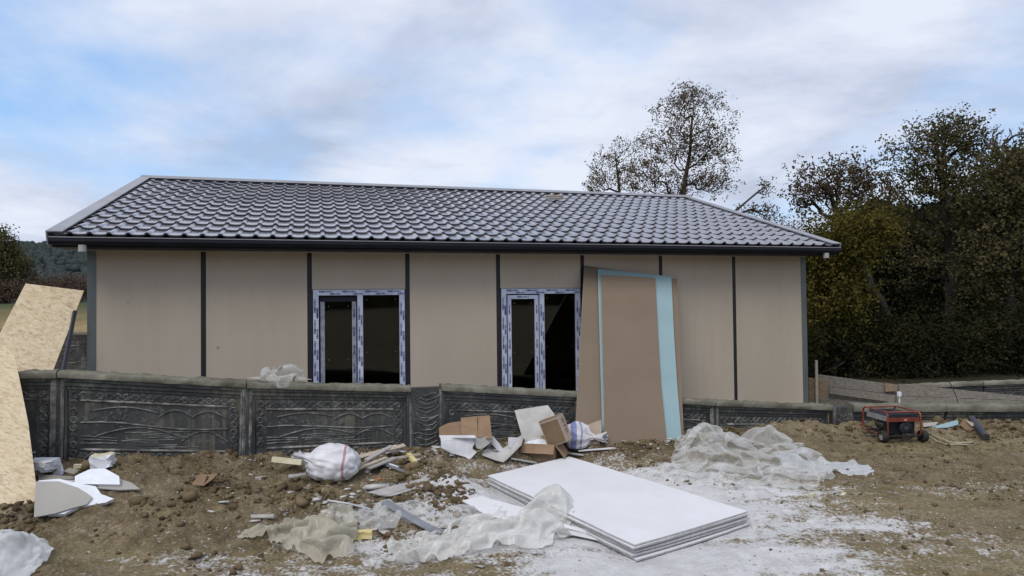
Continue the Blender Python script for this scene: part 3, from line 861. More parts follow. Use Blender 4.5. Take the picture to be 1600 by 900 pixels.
# left distance
tree('tree', 'dark tree at the left edge of the photo above the field', [ground_base(6, 46), *tk((6, 440, 46), (4, 400, 46), (2, 370, 46))],
     [blob(2, 385, 26, 26, 46, 2), blob(14, 415, 28, 26, 46, 2), blob(-30, 400, 40, 45, 46, 2), blob(0, 445, 40, 22, 46, 1.5)], 240, 14000, .08, 'leaf_olive', 'bark_dark', .24, 21, spread=.3)
for i, (px, Yd, h, lab) in enumerate(((8, 44, 1.7, 'brown leafless hedge bush under the left edge tree'), (52, 46, 1.9, 'brown scrub bush just left of the tilted chipboard top'), (85, 47, 2.1, 'brown scrub bush above the tilted chipboard top'), (122, 46, 2.0, 'brown scrub bush beside the left house corner'))):
    b = ground_base(px, Yd)
    tree('bush', lab, [b, b + Vector((.05, 0, h * .4))], [((b.x - .6, b.y, b.z + h * .5), (1.2, .8, h * .45), 1), ((b.x + .7, b.y + .2, b.z + h * .5), (1.2, .8, h * .45), 1)],
         110, 5000, .05, 'leaf_brown', 'bark_dark', .05, 60 + i, 'scrub at the far side of the field', 'bush', .2)

# ------------------------------------------------------------------ house
HA = 0.2841
house = thing('house', 'single storey board clad house with dark tiled metal roof', 'house', (-3.7891, 8.3825, 0), HA)
X0, X1 = -1.2535, 8.8105
SOF = 2.60; DEP = 7.9
OV = .40; EX0, EX1 = -1.50, 9.06
WTOP = SOF - .4913
BARS = [1.25 * i for i in range(7)]
edges = [X0] + BARS + [X1]
def hp(name, mat, *boxes, parent=house, smooth=False):
    mb = MB()
    for lo, hi in boxes: mb.box(lo, hi)
    return mb.part(name, mat, parent, False, smooth)
# steel frame behind the boards, other walls and floor
hp('plinth', 'cement', ((X0 + .02, .03, -.3), (X1 - .02, DEP - .03, .10)))
WIN = {2: 'a', 4: 'b'}
SILL = .45
G = .030
for i in range(8):
    x0, x1 = edges[i] + (G if i else .085), edges[i + 1] - (G if i < 7 else .085)
    if i in (2, 4):
        hp('wall_panel', 'cement_board', ((x0, 0, WTOP + .012), (x1, .014, SOF + .002)))
        hp('wall_panel', 'cement_board', ((x0, 0, .02), (x1, .014, SILL - .012)))
        hp('backing', 'black_steel', ((edges[i] + .02, .02, WTOP + .004), (edges[i + 1] - .02, .05, SOF)))
        hp('backing', 'black_steel', ((edges[i] + .02, .02, .02), (edges[i + 1] - .02, .05, SILL - .004)))
    else:
        hp('wall_panel', 'cement_board', ((x0, 0, .02), (x1, .014, SOF + .002)))
        hp('backing', 'black_steel', ((edges[i] + .02, .02, .02), (edges[i + 1] - .02, .05, SOF)))
for b in BARS:
    hp('joint_strip', 'black_steel', ((b - G - .006, .004, .02), (b + G + .006, .075, SOF)))
hp('corner_post', 'corner_steel', ((X0 - .004, -.006, .02), (X0 + .088, .018, SOF)), ((X0 - .004, .018, .02), (X0 + .012, .12, SOF)))
hp('corner_post', 'corner_steel', ((X1 - .088, -.006, .02), (X1 + .004, .018, SOF)), ((X1 - .012, .018, .02), (X1 + .004, .12, SOF)))
hp('side_wall', 'cement_board', ((X0, .121, .02), (X0 + .05, DEP - .06, SOF)))
hp('side_wall', 'cement_board', ((X1 - .05, .121, .02), (X1, DEP - .06, SOF)))
hp('rear_wall', 'cement_board', ((X0, DEP - .059, .02), (X1, DEP, SOF)))
hp('interior_ceiling', 'interior', ((X0 + .06, .08, SOF - .06), (X1 - .06, DEP - .07, SOF - .03)))
hp('partition', 'interior', ((X0 + .06, 3.4, .11), (X1 - .06, 3.46, SOF - .07)))
RIDGE_Y, RIDGE_Z, EAVE_Z = 3.95, 4.10, 2.715
for xs in (X0 + .02, X1 - .06):
    mb = MB(); mb.prism([Vector((xs, 0.02, SOF + .003)), Vector((xs, DEP - .02, SOF + .003)), Vector((xs, RIDGE_Y, RIDGE_Z - .13))], (.04, 0, 0)); mb.part('gable', 'cement_board', house, recalc=True)
# windows
def lettering(word, size):
    cu = D.curves.new('lettering', 'FONT'); cu.body = word; cu.size = size; cu.resolution_u = 1; cu.align_x = 'CENTER'; cu.align_y = 'CENTER'; cu.offset = .0012
    ob = D.objects.new('tmp', cu); COL.objects.link(ob)
    dg = bpy.context.evaluated_depsgraph_get()
    me = D.meshes.new_from_object(ob.evaluated_get(dg))
    vs = [tuple(v.co) for v in me.vertices]; fs = [tuple(p.vertices) for p in me.polygons]
    D.objects.remove(ob); D.curves.remove(cu); D.meshes.remove(me)
    return vs, fs
TXT = lettering('KIMOON-1', .036)
TXT2 = lettering('KIMOON', .030)
def put_text(mb, tx, x, y, z, vertical):
    vs, fs = tx
    M = Matrix.Rotation(math.pi / 2, 4, 'X')
    if vertical: M = Matrix.Rotation(-math.pi / 2, 4, 'Y') @ M
    M = Matrix.Translation((x, y, z)) @ M
    mb.add([M @ Vector(v) for v in vs], fs)
def window(i, white_sash):
    a, b = edges[i] + G + .012, edges[i + 1] - G - .012
    w = thing_part('window', house)
    z0, z1 = SILL, WTOP; fw = .068; yo, yi = -.012, .062
    # outer frame members with mitred look: butted
    def fr(lo, hi, m='window_film', par=w, nm='frame_rail'):
        mb = MB(); mb.box(lo, hi); return mb.part(nm, m, par)
    fr((a, yo, z1 - fw), (b, yi, z1)); fr((a, yo, z0), (b, yi, z0 + fw))
    fr((a, yo + .001, z0 + fw + .001), (a + fw, yi, z1 - fw - .001), nm='frame_stile'); fr((b - fw, yo + .001, z0 + fw + .001), (b, yi, z1 - fw - .001), nm='frame_stile')
    mid = a + (b - a) * .505
    fr((mid - .034, yo + .001, z0 + fw + .001), (mid + .034, yi, z1 - fw - .001), nm='mullion')
    fr((a - .008, yo - .004, z1 + .001), (b + .008, yi, z1 + .010), 'galv', nm='head_flashing')
    # opening sash on the left
    sa, sb, sz0, sz1 = a + fw + .022, mid - .034 - .016, z0 + fw + .016, z1 - fw - (.018 if white_sash else .030)
    sm = 'window_film' if white_sash else 'sash_film'; sw = .052; sy = yo + (.012 if white_sash else .030)
    top = 'window_film' if white_sash else 'gasket'
    fr((sa, sy, sz1 - sw), (sb, yi - .004, sz1), top, nm='sash_rail'); fr((sa, sy, sz0), (sb, yi - .004, sz0 + sw), sm, nm='sash_rail')
    fr((sa, sy + .001, sz0 + sw + .001), (sa + sw, yi - .004, sz1 - sw - .001), sm, nm='sash_stile'); fr((sb - sw, sy + .001, sz0 + sw + .001), (sb, yi - .004, sz1 - sw - .001), sm, nm='sash_stile')
    mb = MB(); mb.box((a + fw, .045, z0 + fw), (sa, .055, z1 - fw)); mb.box((sb, .045, z0 + fw), (mid - .034, .055, z1 - fw)); mb.box((sa + .001, .045, sz1 + .001), (sb - .001, .055, z1 - fw)); mb.part('rebate', 'gasket', w)
    fr((sa + sw, .030, sz0 + sw), (sb - sw, .036, sz1 - sw), 'glass', nm='pane')
    fr((mid + .034, .022, z0 + fw), (b - fw, .028, z1 - fw), 'glass', nm='pane')
    mb = MB()
    for (xa, xb, zt, yy) in ((sa + sw, sb - sw, sz1 - sw, .027), (mid + .034, b - fw, z1 - fw, .019)):
        for xx in (xa + .05, xb - .05):
            for zt_ in (zt - .06, zt - .75):
                mb = MB(); mb.cbox((xx, yy, zt_), (.012, .003, .012)); mb.part('pane_spacer', 'spacer_white', w)
    t1 = MB(); e = .0022
    L = b - a
    for k in range(4):
        put_text(t1, TXT, a + .16 + k * .29, yo - e, z1 - .022, False)
        put_text(t1, TXT2, a + .27 + k * .29, yo - e, z1 - .052, False)
    H = z1 - z0
    for (xx, yy, ph) in ((a, yo + .001, 0), (mid - .034, yo + .001, .1), (b - fw, yo + .001, .05)):
        k = 0
        while .16 + ph + k * .27 < H - .1:
            put_text(t1, TXT, xx + .022, yy - e, z1 - .2 - ph - k * .27, True)
            put_text(t1, TXT2, xx + .052, yy - e, z1 - .29 - ph - k * .27 if z1 - .29 - ph - k * .27 > z0 + .1 else z1 - .3, True)
            k += 1
    for xx in ((sa, sb - sw) if white_sash else (sb - sw,)):
        k = 0
        while .2 + k * .24 < H - .25:
            put_text(t1, TXT2, xx + .026, sy + .001 - e, sz1 - .2 - k * .24, True); k += 1
    if white_sash: put_text(t1, TXT, (sa + sb) / 2, sy - e, sz1 - .026, False)
    props(t1.part('lettering', 'film_ink', w), kind='stuff')
    return w
def thing_part(name, parent):
    """an Empty part that carries sub-parts"""
    o = D.objects.new(name, None); COL.objects.link(o); o.parent = parent; o.empty_display_size = .1
    return reg(o, WM[parent.name])
window(2, False)
window(4, True)
# eave
mb = MB()
mb.prism([Vector((EX0, -OV - .01, EAVE_Z - .005)), Vector((EX0, -OV - .085, EAVE_Z - .012)), Vector((EX0, -OV - .09, EAVE_Z - .055)), Vector((EX0, -OV - .07, SOF + .022)), Vector((EX0, -OV - .01, SOF + .016))], (EX1 - EX0, 0, 0))
gut = mb.part('gutter', 'fascia', house, recalc=True)
mb = MB(); mb.box((EX0 + .004, -OV - .094, EAVE_Z - .016), (EX1 - .004, -OV - .086, EAVE_Z - .006)); mb.part('rim', 'flashing', gut)
hp('fascia_board', 'fascia', ((EX0 + .01, -OV - .0095, SOF - .005), (EX1 - .01, -OV + .02, EAVE_Z - .006)))
hp('soffit', 'fascia', ((EX0 + .01, -OV + .021, SOF + .003), (EX1 - .01, -.002, SOF + .02)))
hp('soffit_trim', 'soffit_edge', ((X0, -.03, SOF - .012), (X1, -.001, SOF + .002)))
for xx in (EX0 + .32, EX1 - .24):
    mb = MB(); mb.tube([(xx, -OV - .05, SOF + .02), (xx, -OV - .05, SOF - .055)], .042, 12); mb.part('downpipe_outlet', 'soffit_edge', house)
PHI = math.atan2(RIDGE_Z - EAVE_Z, RIDGE_Y + OV)
SL = math.hypot(RIDGE_Z - EAVE_Z, RIDGE_Y + OV)
NR = 13; TL = (SL + .03) / NR; NC = 54; TW = (EX1 - EX0 - .06) / NC
RM = Matrix.Translation((EX0 + .03, -OV - .03, EAVE_Z)) @ Matrix.Rotation(PHI, 4, 'X')
def tile_profile(u):
    # shallow pan, then a rounded roll at the right hand end
    if u < .66: return -.006 * math.sin(math.pi * u / .66)
    return .025 * math.sin(math.pi * (u - .66) / .34) ** .8
us = [0, .1, .22, .34, .46, .58, .66, .69, .73, .78, .83, .88, .94, 1.0]
STEP = .024
tile = MB()
vs = []
for yy, dz in ((.05, -.024), (0, 0.), (.03, .004), (.5, .0), (1.0, 0)):
    for u in us:
        vs.append((u * TW, yy * TL + (0 if yy else 0), tile_profile(u) + (STEP * (1 - yy)) + dz + .012))
nu = len(us)
tile.add(vs, [(r * nu + j, r * nu + j + 1, (r + 1) * nu + j + 1, (r + 1) * nu + j) for r in range(4) for j in range(nu - 1)])
tme = tile.mesh('tile', 'roof_tile')
sm = [True] * len(tme.polygons)
for j in range(2 * (nu - 1)): sm[j] = j >= (nu - 1) and False
tme.polygons.foreach_set('use_smooth', sm)
HM = WM[house.name]
cells = []
for r in range(NR):
    for c in range(NC):
        P = HM @ RM @ Vector((c * TW, r * TL, 0)); dv = P - EYE
        cells.append((abs((HM @ RM).to_3x3().col[2].dot(dv)) / dv.length ** 3, r, c))
cells.sort(reverse=True)
near = set((r, c) for _, r, c in cells[:298])
rest = MB()
rt = random.Random(3)
roof = hp('roof_deck', 'fascia', ((0, 0, 0), (0.001, .001, .001)))
mb = MB(); A = Vector((EX0 + .02, -OV + .01, EAVE_Z - .03)); B_ = Vector((EX0 + .02, RIDGE_Y, RIDGE_Z - .03)); C_ = Vector((EX0 + .02, 2 * RIDGE_Y + OV, EAVE_Z - .03))
mb.prism([A, B_, C_, C_ - Vector((0, 0, .05)), B_ - Vector((0, 0, .06)), A - Vector((0, 0, .05))], (EX1 - EX0 - .04, 0, 0))
D.objects.remove(roof); roof = mb.part('roof_deck', 'fascia', house, recalc=True)
for r in range(NR):
    for c in range(NC):
        M = RM @ Matrix.Translation((c * TW, r * TL, rt.uniform(-.0015, .0015))) @ Matrix.Rotation(rt.uniform(-.006, .006), 4, 'Y') @ Matrix.Rotation(rt.uniform(-.006, .006), 4, 'X')
        if (r, c) in near: link_part('tile', tme, house, M)
        else: rest.add([M @ Vector(v) for v in tile.v], tile.f)
for r in range(NR):
    for c in range(NC):
        M = Matrix.Translation((0, 2 * RIDGE_Y, 0)) @ Matrix.Scale(-1, 4, (0, 1, 0)) @ RM @ Matrix.Translation((c * TW, r * TL, 0))
        rest.add([M @ Vector(v) for v in tile.v], [tuple(reversed(f)) for f in tile.f])
props(rest.part('tiles', 'roof_tile', house), kind='stuff')
mb = MB()
prof = [(-.15, -.055), (-.135, -.012), (-.06, .035), (0, .05), (.06, .035), (.135, -.012), (.15, -.055)]
pl = [Vector((EX0 - .03, RIDGE_Y + a, RIDGE_Z + .045 + b)) for a, b in prof] + [Vector((EX0 - .03, RIDGE_Y + a, RIDGE_Z + .035 + b)) for a, b in reversed(prof)]
mb.prism(pl, (EX1 - EX0 + .06, 0, 0)); mb.part('ridge_cap', 'flashing', house, recalc=True)
hp('ridge_shade_strip', 'fascia', ((EX0, RIDGE_Y - .165, RIDGE_Z - .07), (EX1, RIDGE_Y - .152, RIDGE_Z + .022)))  # added dark strip that stands in for the shade below the cap edge
for xa, xb, nm in ((EX0 - .035, EX0 + .125, 'verge_flashing'), (EX1 - .125, EX1 + .035, 'verge_flashing')):
    for side in (1, -1):
        mb = MB(); mb.box((xa - EX0 - .03, -.02, .052), (xb - EX0 - .03, SL + .0, .066))
        ox = xa if xa < 3 else xb - .014
        mb.box((ox - EX0 - .03, -.02, -.09), (ox - EX0 - .03 + .014, SL, .0515))
        M = RM if side == 1 else Matrix.Translation((0, 2 * RIDGE_Y, 0)) @ Matrix.Scale(-1, 4, (0, 1, 0)) @ RM
        mb.v = [tuple(M @ Vector(v)) for v in mb.v]; mb.part(nm, 'flashing', house, recalc=True)
# small block left lying on the roof below the ridge
RF = HM @ RM
g = RF.inverted() @ onP(863, 317, RF.translation, RF.to_3x3().col[2].normalized())
M = HM @ RM @ Matrix.Translation((g.x, g.y, .062)) @ Matrix.Rotation(.2, 4, 'Z')
o = thing('roof_offcut', 'small pale offcut left lying on the roof tiles below the ridge', 'offcut', M=M)
mb = MB(); mb.cbox((0, 0, .03), (.26, .14, .05)); mb.part('block', 'wood_grey', o)
mb = MB(); mb.cbox((.15, .01, .045), (.10, .10, .075)); mb.cbox((-.03, 0, .068), (.22, .06, .02)); mb.part('clip', 'cardboard_pale', o)

# ------------------------------------------------------------------ garden walls of cast relief panels
def ridge(mb, pts, mapf, w=.012, h=.011):
    n = len(pts); w *= 1.5; h *= .85
    if n < 2: return
    k = len(mb.v)
    for i, (u, v) in enumerate(pts):
        a = pts[max(i - 1, 0)]; b = pts[min(i + 1, n - 1)]
        dx, dy = b[0] - a[0], b[1] - a[1]; L = math.hypot(dx, dy) or 1
        nx, ny = -dy / L * w / 2, dx / L * w / 2
        mb.v += [tuple(mapf(u + nx, v + ny, 0)), tuple(mapf(u, v, h)), tuple(mapf(u - nx, v - ny, 0))]
    for i in range(n - 1):
        p = k + i * 3
        mb.f += [(p, p + 3, p + 4, p + 1), (p + 1, p + 4, p + 5, p + 2)]; mb.m += [mb.cur] * 2
def arc(cx, cy, r, a0, a1, n=9):
    return [(cx + r * math.cos(a0 + (a1 - a0) * i / n), cy + r * math.sin(a0 + (a1 - a0) * i / n)) for i in range(n + 1)]
def scrolls(mb, mapf, a, b, width, rs):
    """a running scroll band from a to b"""
    L = math.hypot(b[0] - a[0], b[1] - a[1]); n = max(2, int(L / (width * .92)))
    ex, ey = (b[0] - a[0]) / L, (b[1] - a[1]) / L
    for i in range(n):
        t_ = (i + .5) * L / n
        cx, cy = a[0] + ex * t_, a[1] + ey * t_
        r = width * .36 * rs.uniform(.9, 1.08)
        st = rs.uniform(0, 6.28)
        ridge(mb, arc(cx, cy, r, st, st + 5.4, 10), mapf, .013, .014)
        ridge(mb, arc(cx, cy, r * .42, st + 2, st + 6.5, 6), mapf, .010, .011)
        sgn = 1 if i % 2 else -1
        nx, ny = -ey * sgn, ex * sgn
        if i < n - 1:
            st_ = L / n
            ridge(mb, [(cx + nx * r + ex * st_ * q + -nx * 2 * r * q, cy + ny * r + ey * st_ * q + -ny * 2 * r * q) for q in (0, .3, .6, 1)], mapf, .011, .011)
def relief_panel(wall, B0, B1, T0, T1, out, seed, plain=False):
    rs = random.Random(seed)
    W_ = (B1 - B0).length; H_ = ((T0 - B0).length + (T1 - B1).length) / 2
    def mp(u, v, h):
        a = B0.lerp(B1, u / W_); b = T0.lerp(T1, u / W_)
        return a.lerp(b, v / H_) + out * h
    mb = MB()
    P = [mp(0, 0, 0), mp(W_, 0, 0), mp(W_, H_, 0), mp(0, H_, 0)]
    mb.prism(P, -out * .06)
    # stepped cornice and plain frame members
    def bar(u0, v0, u1, v1, h):
        q = [mp(u0, v0, .0), mp(u1, v0, .0), mp(u1, v1, .0), mp(u0, v1, .0)]
        qq = [p + out * h for p in (mp(u0 + .003, v0 + .003, 0), mp(u1 - .003, v0 + .003, 0), mp(u1 - .003, v1 - .003, 0), mp(u0 + .003, v1 - .003, 0))]
        mb.add(q + qq, [(4, 5, 6, 7), (0, 1, 5, 4), (1, 2, 6, 5), (2, 3, 7, 6), (3, 0, 4, 7)])
    bar(0, H_ - .055, W_, H_, .045); bar(0, H_ - .10, W_, H_ - .0551, .028); bar(.0, H_ - .135, W_, H_ - .1001, .012)
    bar(.0, 0, .035, H_ - .1351, .02); bar(W_ - .035, 0, W_, H_ - .1351, .02)
    pan = mb.part('panel', 'wall_paint', wall, True, recalc=False)
    bw = .085; t0 = H_ - .15
    mb = MB()
    scrolls(mb, mp, (.06, t0 - bw / 2), (W_ - .06, t0 - bw / 2), bw, rs)
    scrolls(mb, mp, (.045 + bw / 2, .06), (.045 + bw / 2, t0 - bw), bw, rs)
    scrolls(mb, mp, (W_ - .045 - bw / 2, .06), (W_ - .045 - bw / 2, t0 - bw), bw, rs)
    vb = .16
    scrolls(mb, mp, (.14, vb), (W_ - .14, vb), bw, rs)
    mb.part('scroll_border', 'wall_relief', pan, True)
    mb = MB()
    i0, i1, j0, j1 = .05 + bw + .02, W_ - .05 - bw - .02, vb + bw / 2 + .02, t0 - bw - .012
    ridge(mb, [(i0, j1), (W_ / 2, j1), (i1, j1)], mp, .022, .02); ridge(mb, [(i0, j0), (W_ / 2, j0), (i1, j0)], mp, .02, .018)
    mb.part('inner_rail', 'wall_relief_pale', pan, True)
    if plain: return pan
    mb = MB()
    w, h = i1 - i0, j1 - j0
    def wav(v, amp, k, ph, x0=0., x1=1., n=22):
        return [(i0 + w * (x0 + (x1 - x0) * i / n), j0 + h * (v + amp * math.sin(k * (x0 + (x1 - x0) * i / n) + ph) + rs.uniform(-.006, .006))) for i in range(n + 1)]
    def hump(c, v, r, a, n=10):
        return [(i0 + w * (c - r + 2 * r * i / n), j0 + h * (v + a * math.sin(math.pi * i / n))) for i in range(n + 1)]
    ridge(mb, hump(.30, .80, .22, .10), mp, .013, .014); ridge(mb, hump(.64, .72, .12, .16), mp, .013, .014); ridge(mb, hump(.87, .74, .12, .14), mp, .013, .014)
    ridge(mb, wav(.52, .05, 5.5, .6), mp, .014, .014); ridge(mb, hump(.40, .28, .30, .20, 14), mp, .014, .015); ridge(mb, hump(.84, .22, .16, .22), mp, .013, .013)
    for q in range(9):
        x0 = rs.uniform(.25, .45); ridge(mb, wav(.05 + q * .045, .012, 14, q * 1.3, x0, x0 + rs.uniform(.2, .42), 12), mp, .009, .007)
    for q in range(3): ridge(mb, wav(.12 + q * .07, .02, 9, q, .0, .24, 8), mp, .011, .011)
    ridge(mb, hump(.78, .42, .05, .05), mp, .012, .012)
    for q in range(26):
        cx, cy = i0 + w * rs.gauss(.22, .10), j0 + h * rs.gauss(.70, .12)
        if i0 < cx < i1 and j0 < cy < j1: ridge(mb, arc(cx, cy, rs.uniform(.006, .014), 0, 5.5, 5), mp, .008, .009)
    mb.part('landscape_relief', 'wall_relief', pan, True)
    return pan
def post(wall, B, T, half, out, along, seed, leafy=False, fh=.03):
    mb = MB()
    a = along * half
    q = [B - a, B + a, T + a, T - a]
    mb.prism([p + out * fh for p in q], -out * .12)
    po = mb.part('post', 'wall_paint', wall, True, recalc=True)
    rs = random.Random(seed)
    H_ = (T - B).length
    def mp(u, v, h): return B.lerp(T, v / H_) + along * u + out * (fh + h)
    mb = MB()
    e = half * .78
    for u in ((-e, -e * .55, e) if not leafy else (-e, e)):
        ridge(mb, [(u + rs.uniform(-.003, .003), H_ * k / 8) for k in range(9)], mp, .022, .014)
    if leafy:
        v = .08
        while v < H_ - .08:
            for sg in (-1, 1):
                ridge(mb, [(0, v), (sg * half * .35, v + rs.uniform(.0, .04)), (sg * half * rs.uniform(.5, .72), v + rs.uniform(.02, .09))], mp, .011, .012)
            v += rs.uniform(.03, .065)
    mb.part('moulding', 'wall_relief_pale' if not leafy else 'wall_relief', po, True)
def coping(wall, A, B, out, d0, d1, seed, th=.05, drop=.0):
    """rough mortar strip along the wall top"""
    rs = np.random.default_rng(seed)
    L = (B - A).length; n = max(4, int(L / .06)); m = 7
    prof = [(d0, -.02), (d0 + .012, th * .6), (d0 - .02, th), ((d0 + d1) / 2, th * 1.1), (d1 + .02, th), (d1 - .01, th * .5), (d1, -.02)]
    V = []
    for i in range(n + 1):
        P = A.lerp(B, i / n)
        jit = rs.normal(0, .007, (m, 2)); lift = .014 * (vnoise(np.array([i * .23 + seed]), np.array([0.3]), 3)[0] - .4)
        for k, (a, z) in enumerate(prof):
            V.append(P + out * (a + jit[k, 0]) + Vector((0, 0, z + (jit[k, 1] + lift if 0 < k < m - 1 else 0))))
    mb = MB(); mb.add(V, [(i * m + k, (i + 1) * m + k, (i + 1) * m + k + 1, i * m + k + 1) for i in range(n) for k in range(m - 1)])
    mb.add([V[k] for k in range(m)], [tuple(range(m))]); mb.add([V[n * m + k] for k in range(m)], [tuple(reversed(range(m)))])
    mb.part('coping', 'cement', wall, True, True, recalc=True)
OUT = -WN
def wp(px, py): return onP(px, py, WP, WN)
gw = thing('garden_wall', 'low charcoal relief panel garden wall running along the house front', 'wall', (WP.x, WP.y, .3), 0)
nodes = [(-95, 590, 740), (92, 587, 722), (386, 603, 722), (641, 609, 704), (688, 607, 704), (905, 618, 700), (1114, 631, 690), (1297, 638, 678)]
TN = [wp(px, yt) for px, yt, _ in nodes]
BN = []
for T, (px, yt, yb) in zip(TN, nodes):
    BN.append(Vector((T.x, T.y, wp(px, yb).z - .10)))
for k in range(len(nodes) - 1):
    if k == 3: continue
    al = (TN[k + 1] - TN[k]).normalized(); al = Vector((WD.x, WD.y, 0))
    relief_panel(gw, BN[k] + al * .05, BN[k + 1] - al * .05, TN[k] + al * .05, TN[k + 1] - al * .05, OUT, 100 + k, plain=(k == 0))
for k in (1, 2, 5, 6):
    post(gw, BN[k] - Vector((.02 * (k < 3), 0, 0)), TN[k], .062, OUT, WD, 200 + k)
post(gw, (BN[3] + BN[4]) / 2, (TN[3] + TN[4]) / 2 + Vector((0, 0, .02)), (TN[4] - TN[3]).length / 2 + .05, OUT, WD, 230, True, .035)
for k, (a, b) in enumerate(((0, 1), (1, 2), (2, 3), (4, 5), (5, 6), (6, 7))):
    if (a, b) == (1, 2): up_ = .006
    else: up_ = 0
    coping(gw, TN[a] + WD * .004 + Vector((0, 0, up_)), TN[b] - WD * .004 + Vector((0, 0, up_)), OUT, .065, -.10, 300 + k)
# the part of the wall beyond the right house corner, parallel to the picture
we = thing('garden_wall', 'low garden wall stretch behind the generator with pale mortar top', 'wall', (WEND.x + .2, WEND.y, .1), 0)
oy = Vector((0, -1, 0)); Yw = TN[7].y
post(we, Vector((TN[7].x + .17, Yw, -.1)), Vector((TN[7].x + .17, Yw, TN[7].z + .02)), .15, oy, _X, 240, True, .03)
segs = [(1330, 640), (1475, 640), (1620, 640), (1765, 640)]
pts = [onY(px, py, Yw) for px, py in segs]
for k in range(3):
    a, b = pts[k], pts[k + 1]
    relief_panel(we, Vector((a.x + .02, Yw, -.25)), Vector((b.x - .02, Yw, -.25)), Vector((a.x + .02, Yw, a.z)), Vector((b.x - .02, Yw, b.z)), oy, 120 + k)
    coping(we, Vector((a.x + .004, Yw, a.z)), Vector((b.x - .004, Yw, b.z)), oy, .07, -.16, 320 + k, .075)
# rear wall seen past the left house corner
wl = thing('garden_wall', 'dark relief wall behind the tilted chipboard left of the house', 'wall', (-8.5, 13.2, .5), 0)
a, b = onY(-60, 514, 13.2), onY(140, 522, 13.6)
dl = Vector((b.x - a.x, b.y - a.y, 0)).normalized(); on_ = Vector((dl.y, -dl.x, 0))
mid = a.lerp(b, .5)
for k, (p, q) in enumerate(((a, mid), (mid, b))):
    relief_panel(wl, Vector((p.x, p.y, p.z - 1.1)) + dl * .01, Vector((q.x, q.y, q.z - 1.1)) - dl * .01, p + dl * .01, q - dl * .01, on_, 140 + k)
    coping(wl, p + dl * .004, q - dl * .004, on_, .06, -.1, 340 + k, .03)
# far wall on the right
wr = thing('garden_wall', 'far garden wall with pale top at the right beyond the timber boards', 'wall', onY(1500, 620, 12.6), 0)
a, b = onY(1395, 606, 13.4), onY(1690, 594, 12.2)
dl = Vector((b.x - a.x, b.y - a.y, 0)).normalized(); on_ = Vector((dl.y, -dl.x, 0))
for k in range(2):
    p, q = a.lerp(b, k / 2), a.lerp(b, (k + 1) / 2)
    relief_panel(wr, Vector((p.x, p.y, p.z - .7)) + dl * .01, Vector((q.x, q.y, q.z - .7)) - dl * .01, p + dl * .01, q - dl * .01, on_, 150 + k)
    coping(wr, p + dl * .004, q - dl * .004, on_, .07, -.12, 350 + k, .05)
# timber boards set on edge
tf = thing('board_fence', 'weathered timber boards set on edge behind the garden wall', 'fence', onY(1400, 640, 11.6), 0)
def plank_px(parent, p0, p1, y0, y1, hpx0, hpx1, mat, th=.03):
    A, B = onY(*p0, y0), onY(*p1, y1)
    A2 = onY(p0[0], p0[1] + hpx0, y0); B2 = onY(p1[0], p1[1] + hpx1, y1)
    mb = MB(); mb.prism([A, B, Vector((B.x, B.y, B2.z)), Vector((A.x, A.y, A2.z))], (0, th, 0)); mb.part('plank', mat, parent, True, recalc=True)
plank_px(tf, (1278, 585), (1400, 601), 12.3, 11.7, 17, 15, 'timber_grey')
plank_px(tf, (1279, 603), (1400, 617), 12.28, 11.68, 17, 14, 'timber_grey')
plank_px(tf, (1279, 621), (1400, 632), 12.27, 11.67, 20, 18, 'timber_grey')
plank_px(tf, (1383, 598), (1402, 601), 11.72, 11.62, 14, 10, 'timber_brown')
plank_px(tf, (1404, 600), (1600, 619), 11.65, 10.7, 18, 7, 'timber_grey')
plank_px(tf, (1401, 619), (1600, 627), 11.63, 10.69, 14, 12, 'timber_grey')
plank_px(tf, (1296, 606), (1398, 618), 12.1, 11.6, 9, 11, 'timber_grey')
plank_px(tf, (1264, 590), (1293, 594), 12.35, 12.2, 40, 36, 'timber_brown')
A = onY(1276, 563, 12.2); B = onY(1277, 640, 12.2)
mb = MB(); mb.prism([A + Vector((-.02, 0, 0)), A + Vector((.02, 0, 0)), B + Vector((.022, 0, 0)), B + Vector((-.022, 0, 0))], (0, .03, 0)); mb.solo('stake', 'wood_pale', B, 'thin pale wooden stake upright by the right house corner', 'stake', recalc=True)
A = onY(1405, 617, 11.3); B = onY(1406, 636, 11.3)
mb = MB(); mb.tube([B, A], .012, 6); mb.tube([A - Vector((0, 0, .02)), A + Vector((0, 0, .05))], .035, 8); mb.solo('marker_peg', 'foam_white', B, 'short peg with a white cap behind the generator', 'peg')
mb = MB(); P = [onY(px, py, 10.3) for px, py in ((1482, 594), (1488, 606), (1495, 622), (1499, 640), (1499, 660))]; mb.tube(P, .007, 5); mb.solo('bent_rod', 'pipe_dark', P[-1], 'thin dark bent wire standing over the right garden wall', 'wire')
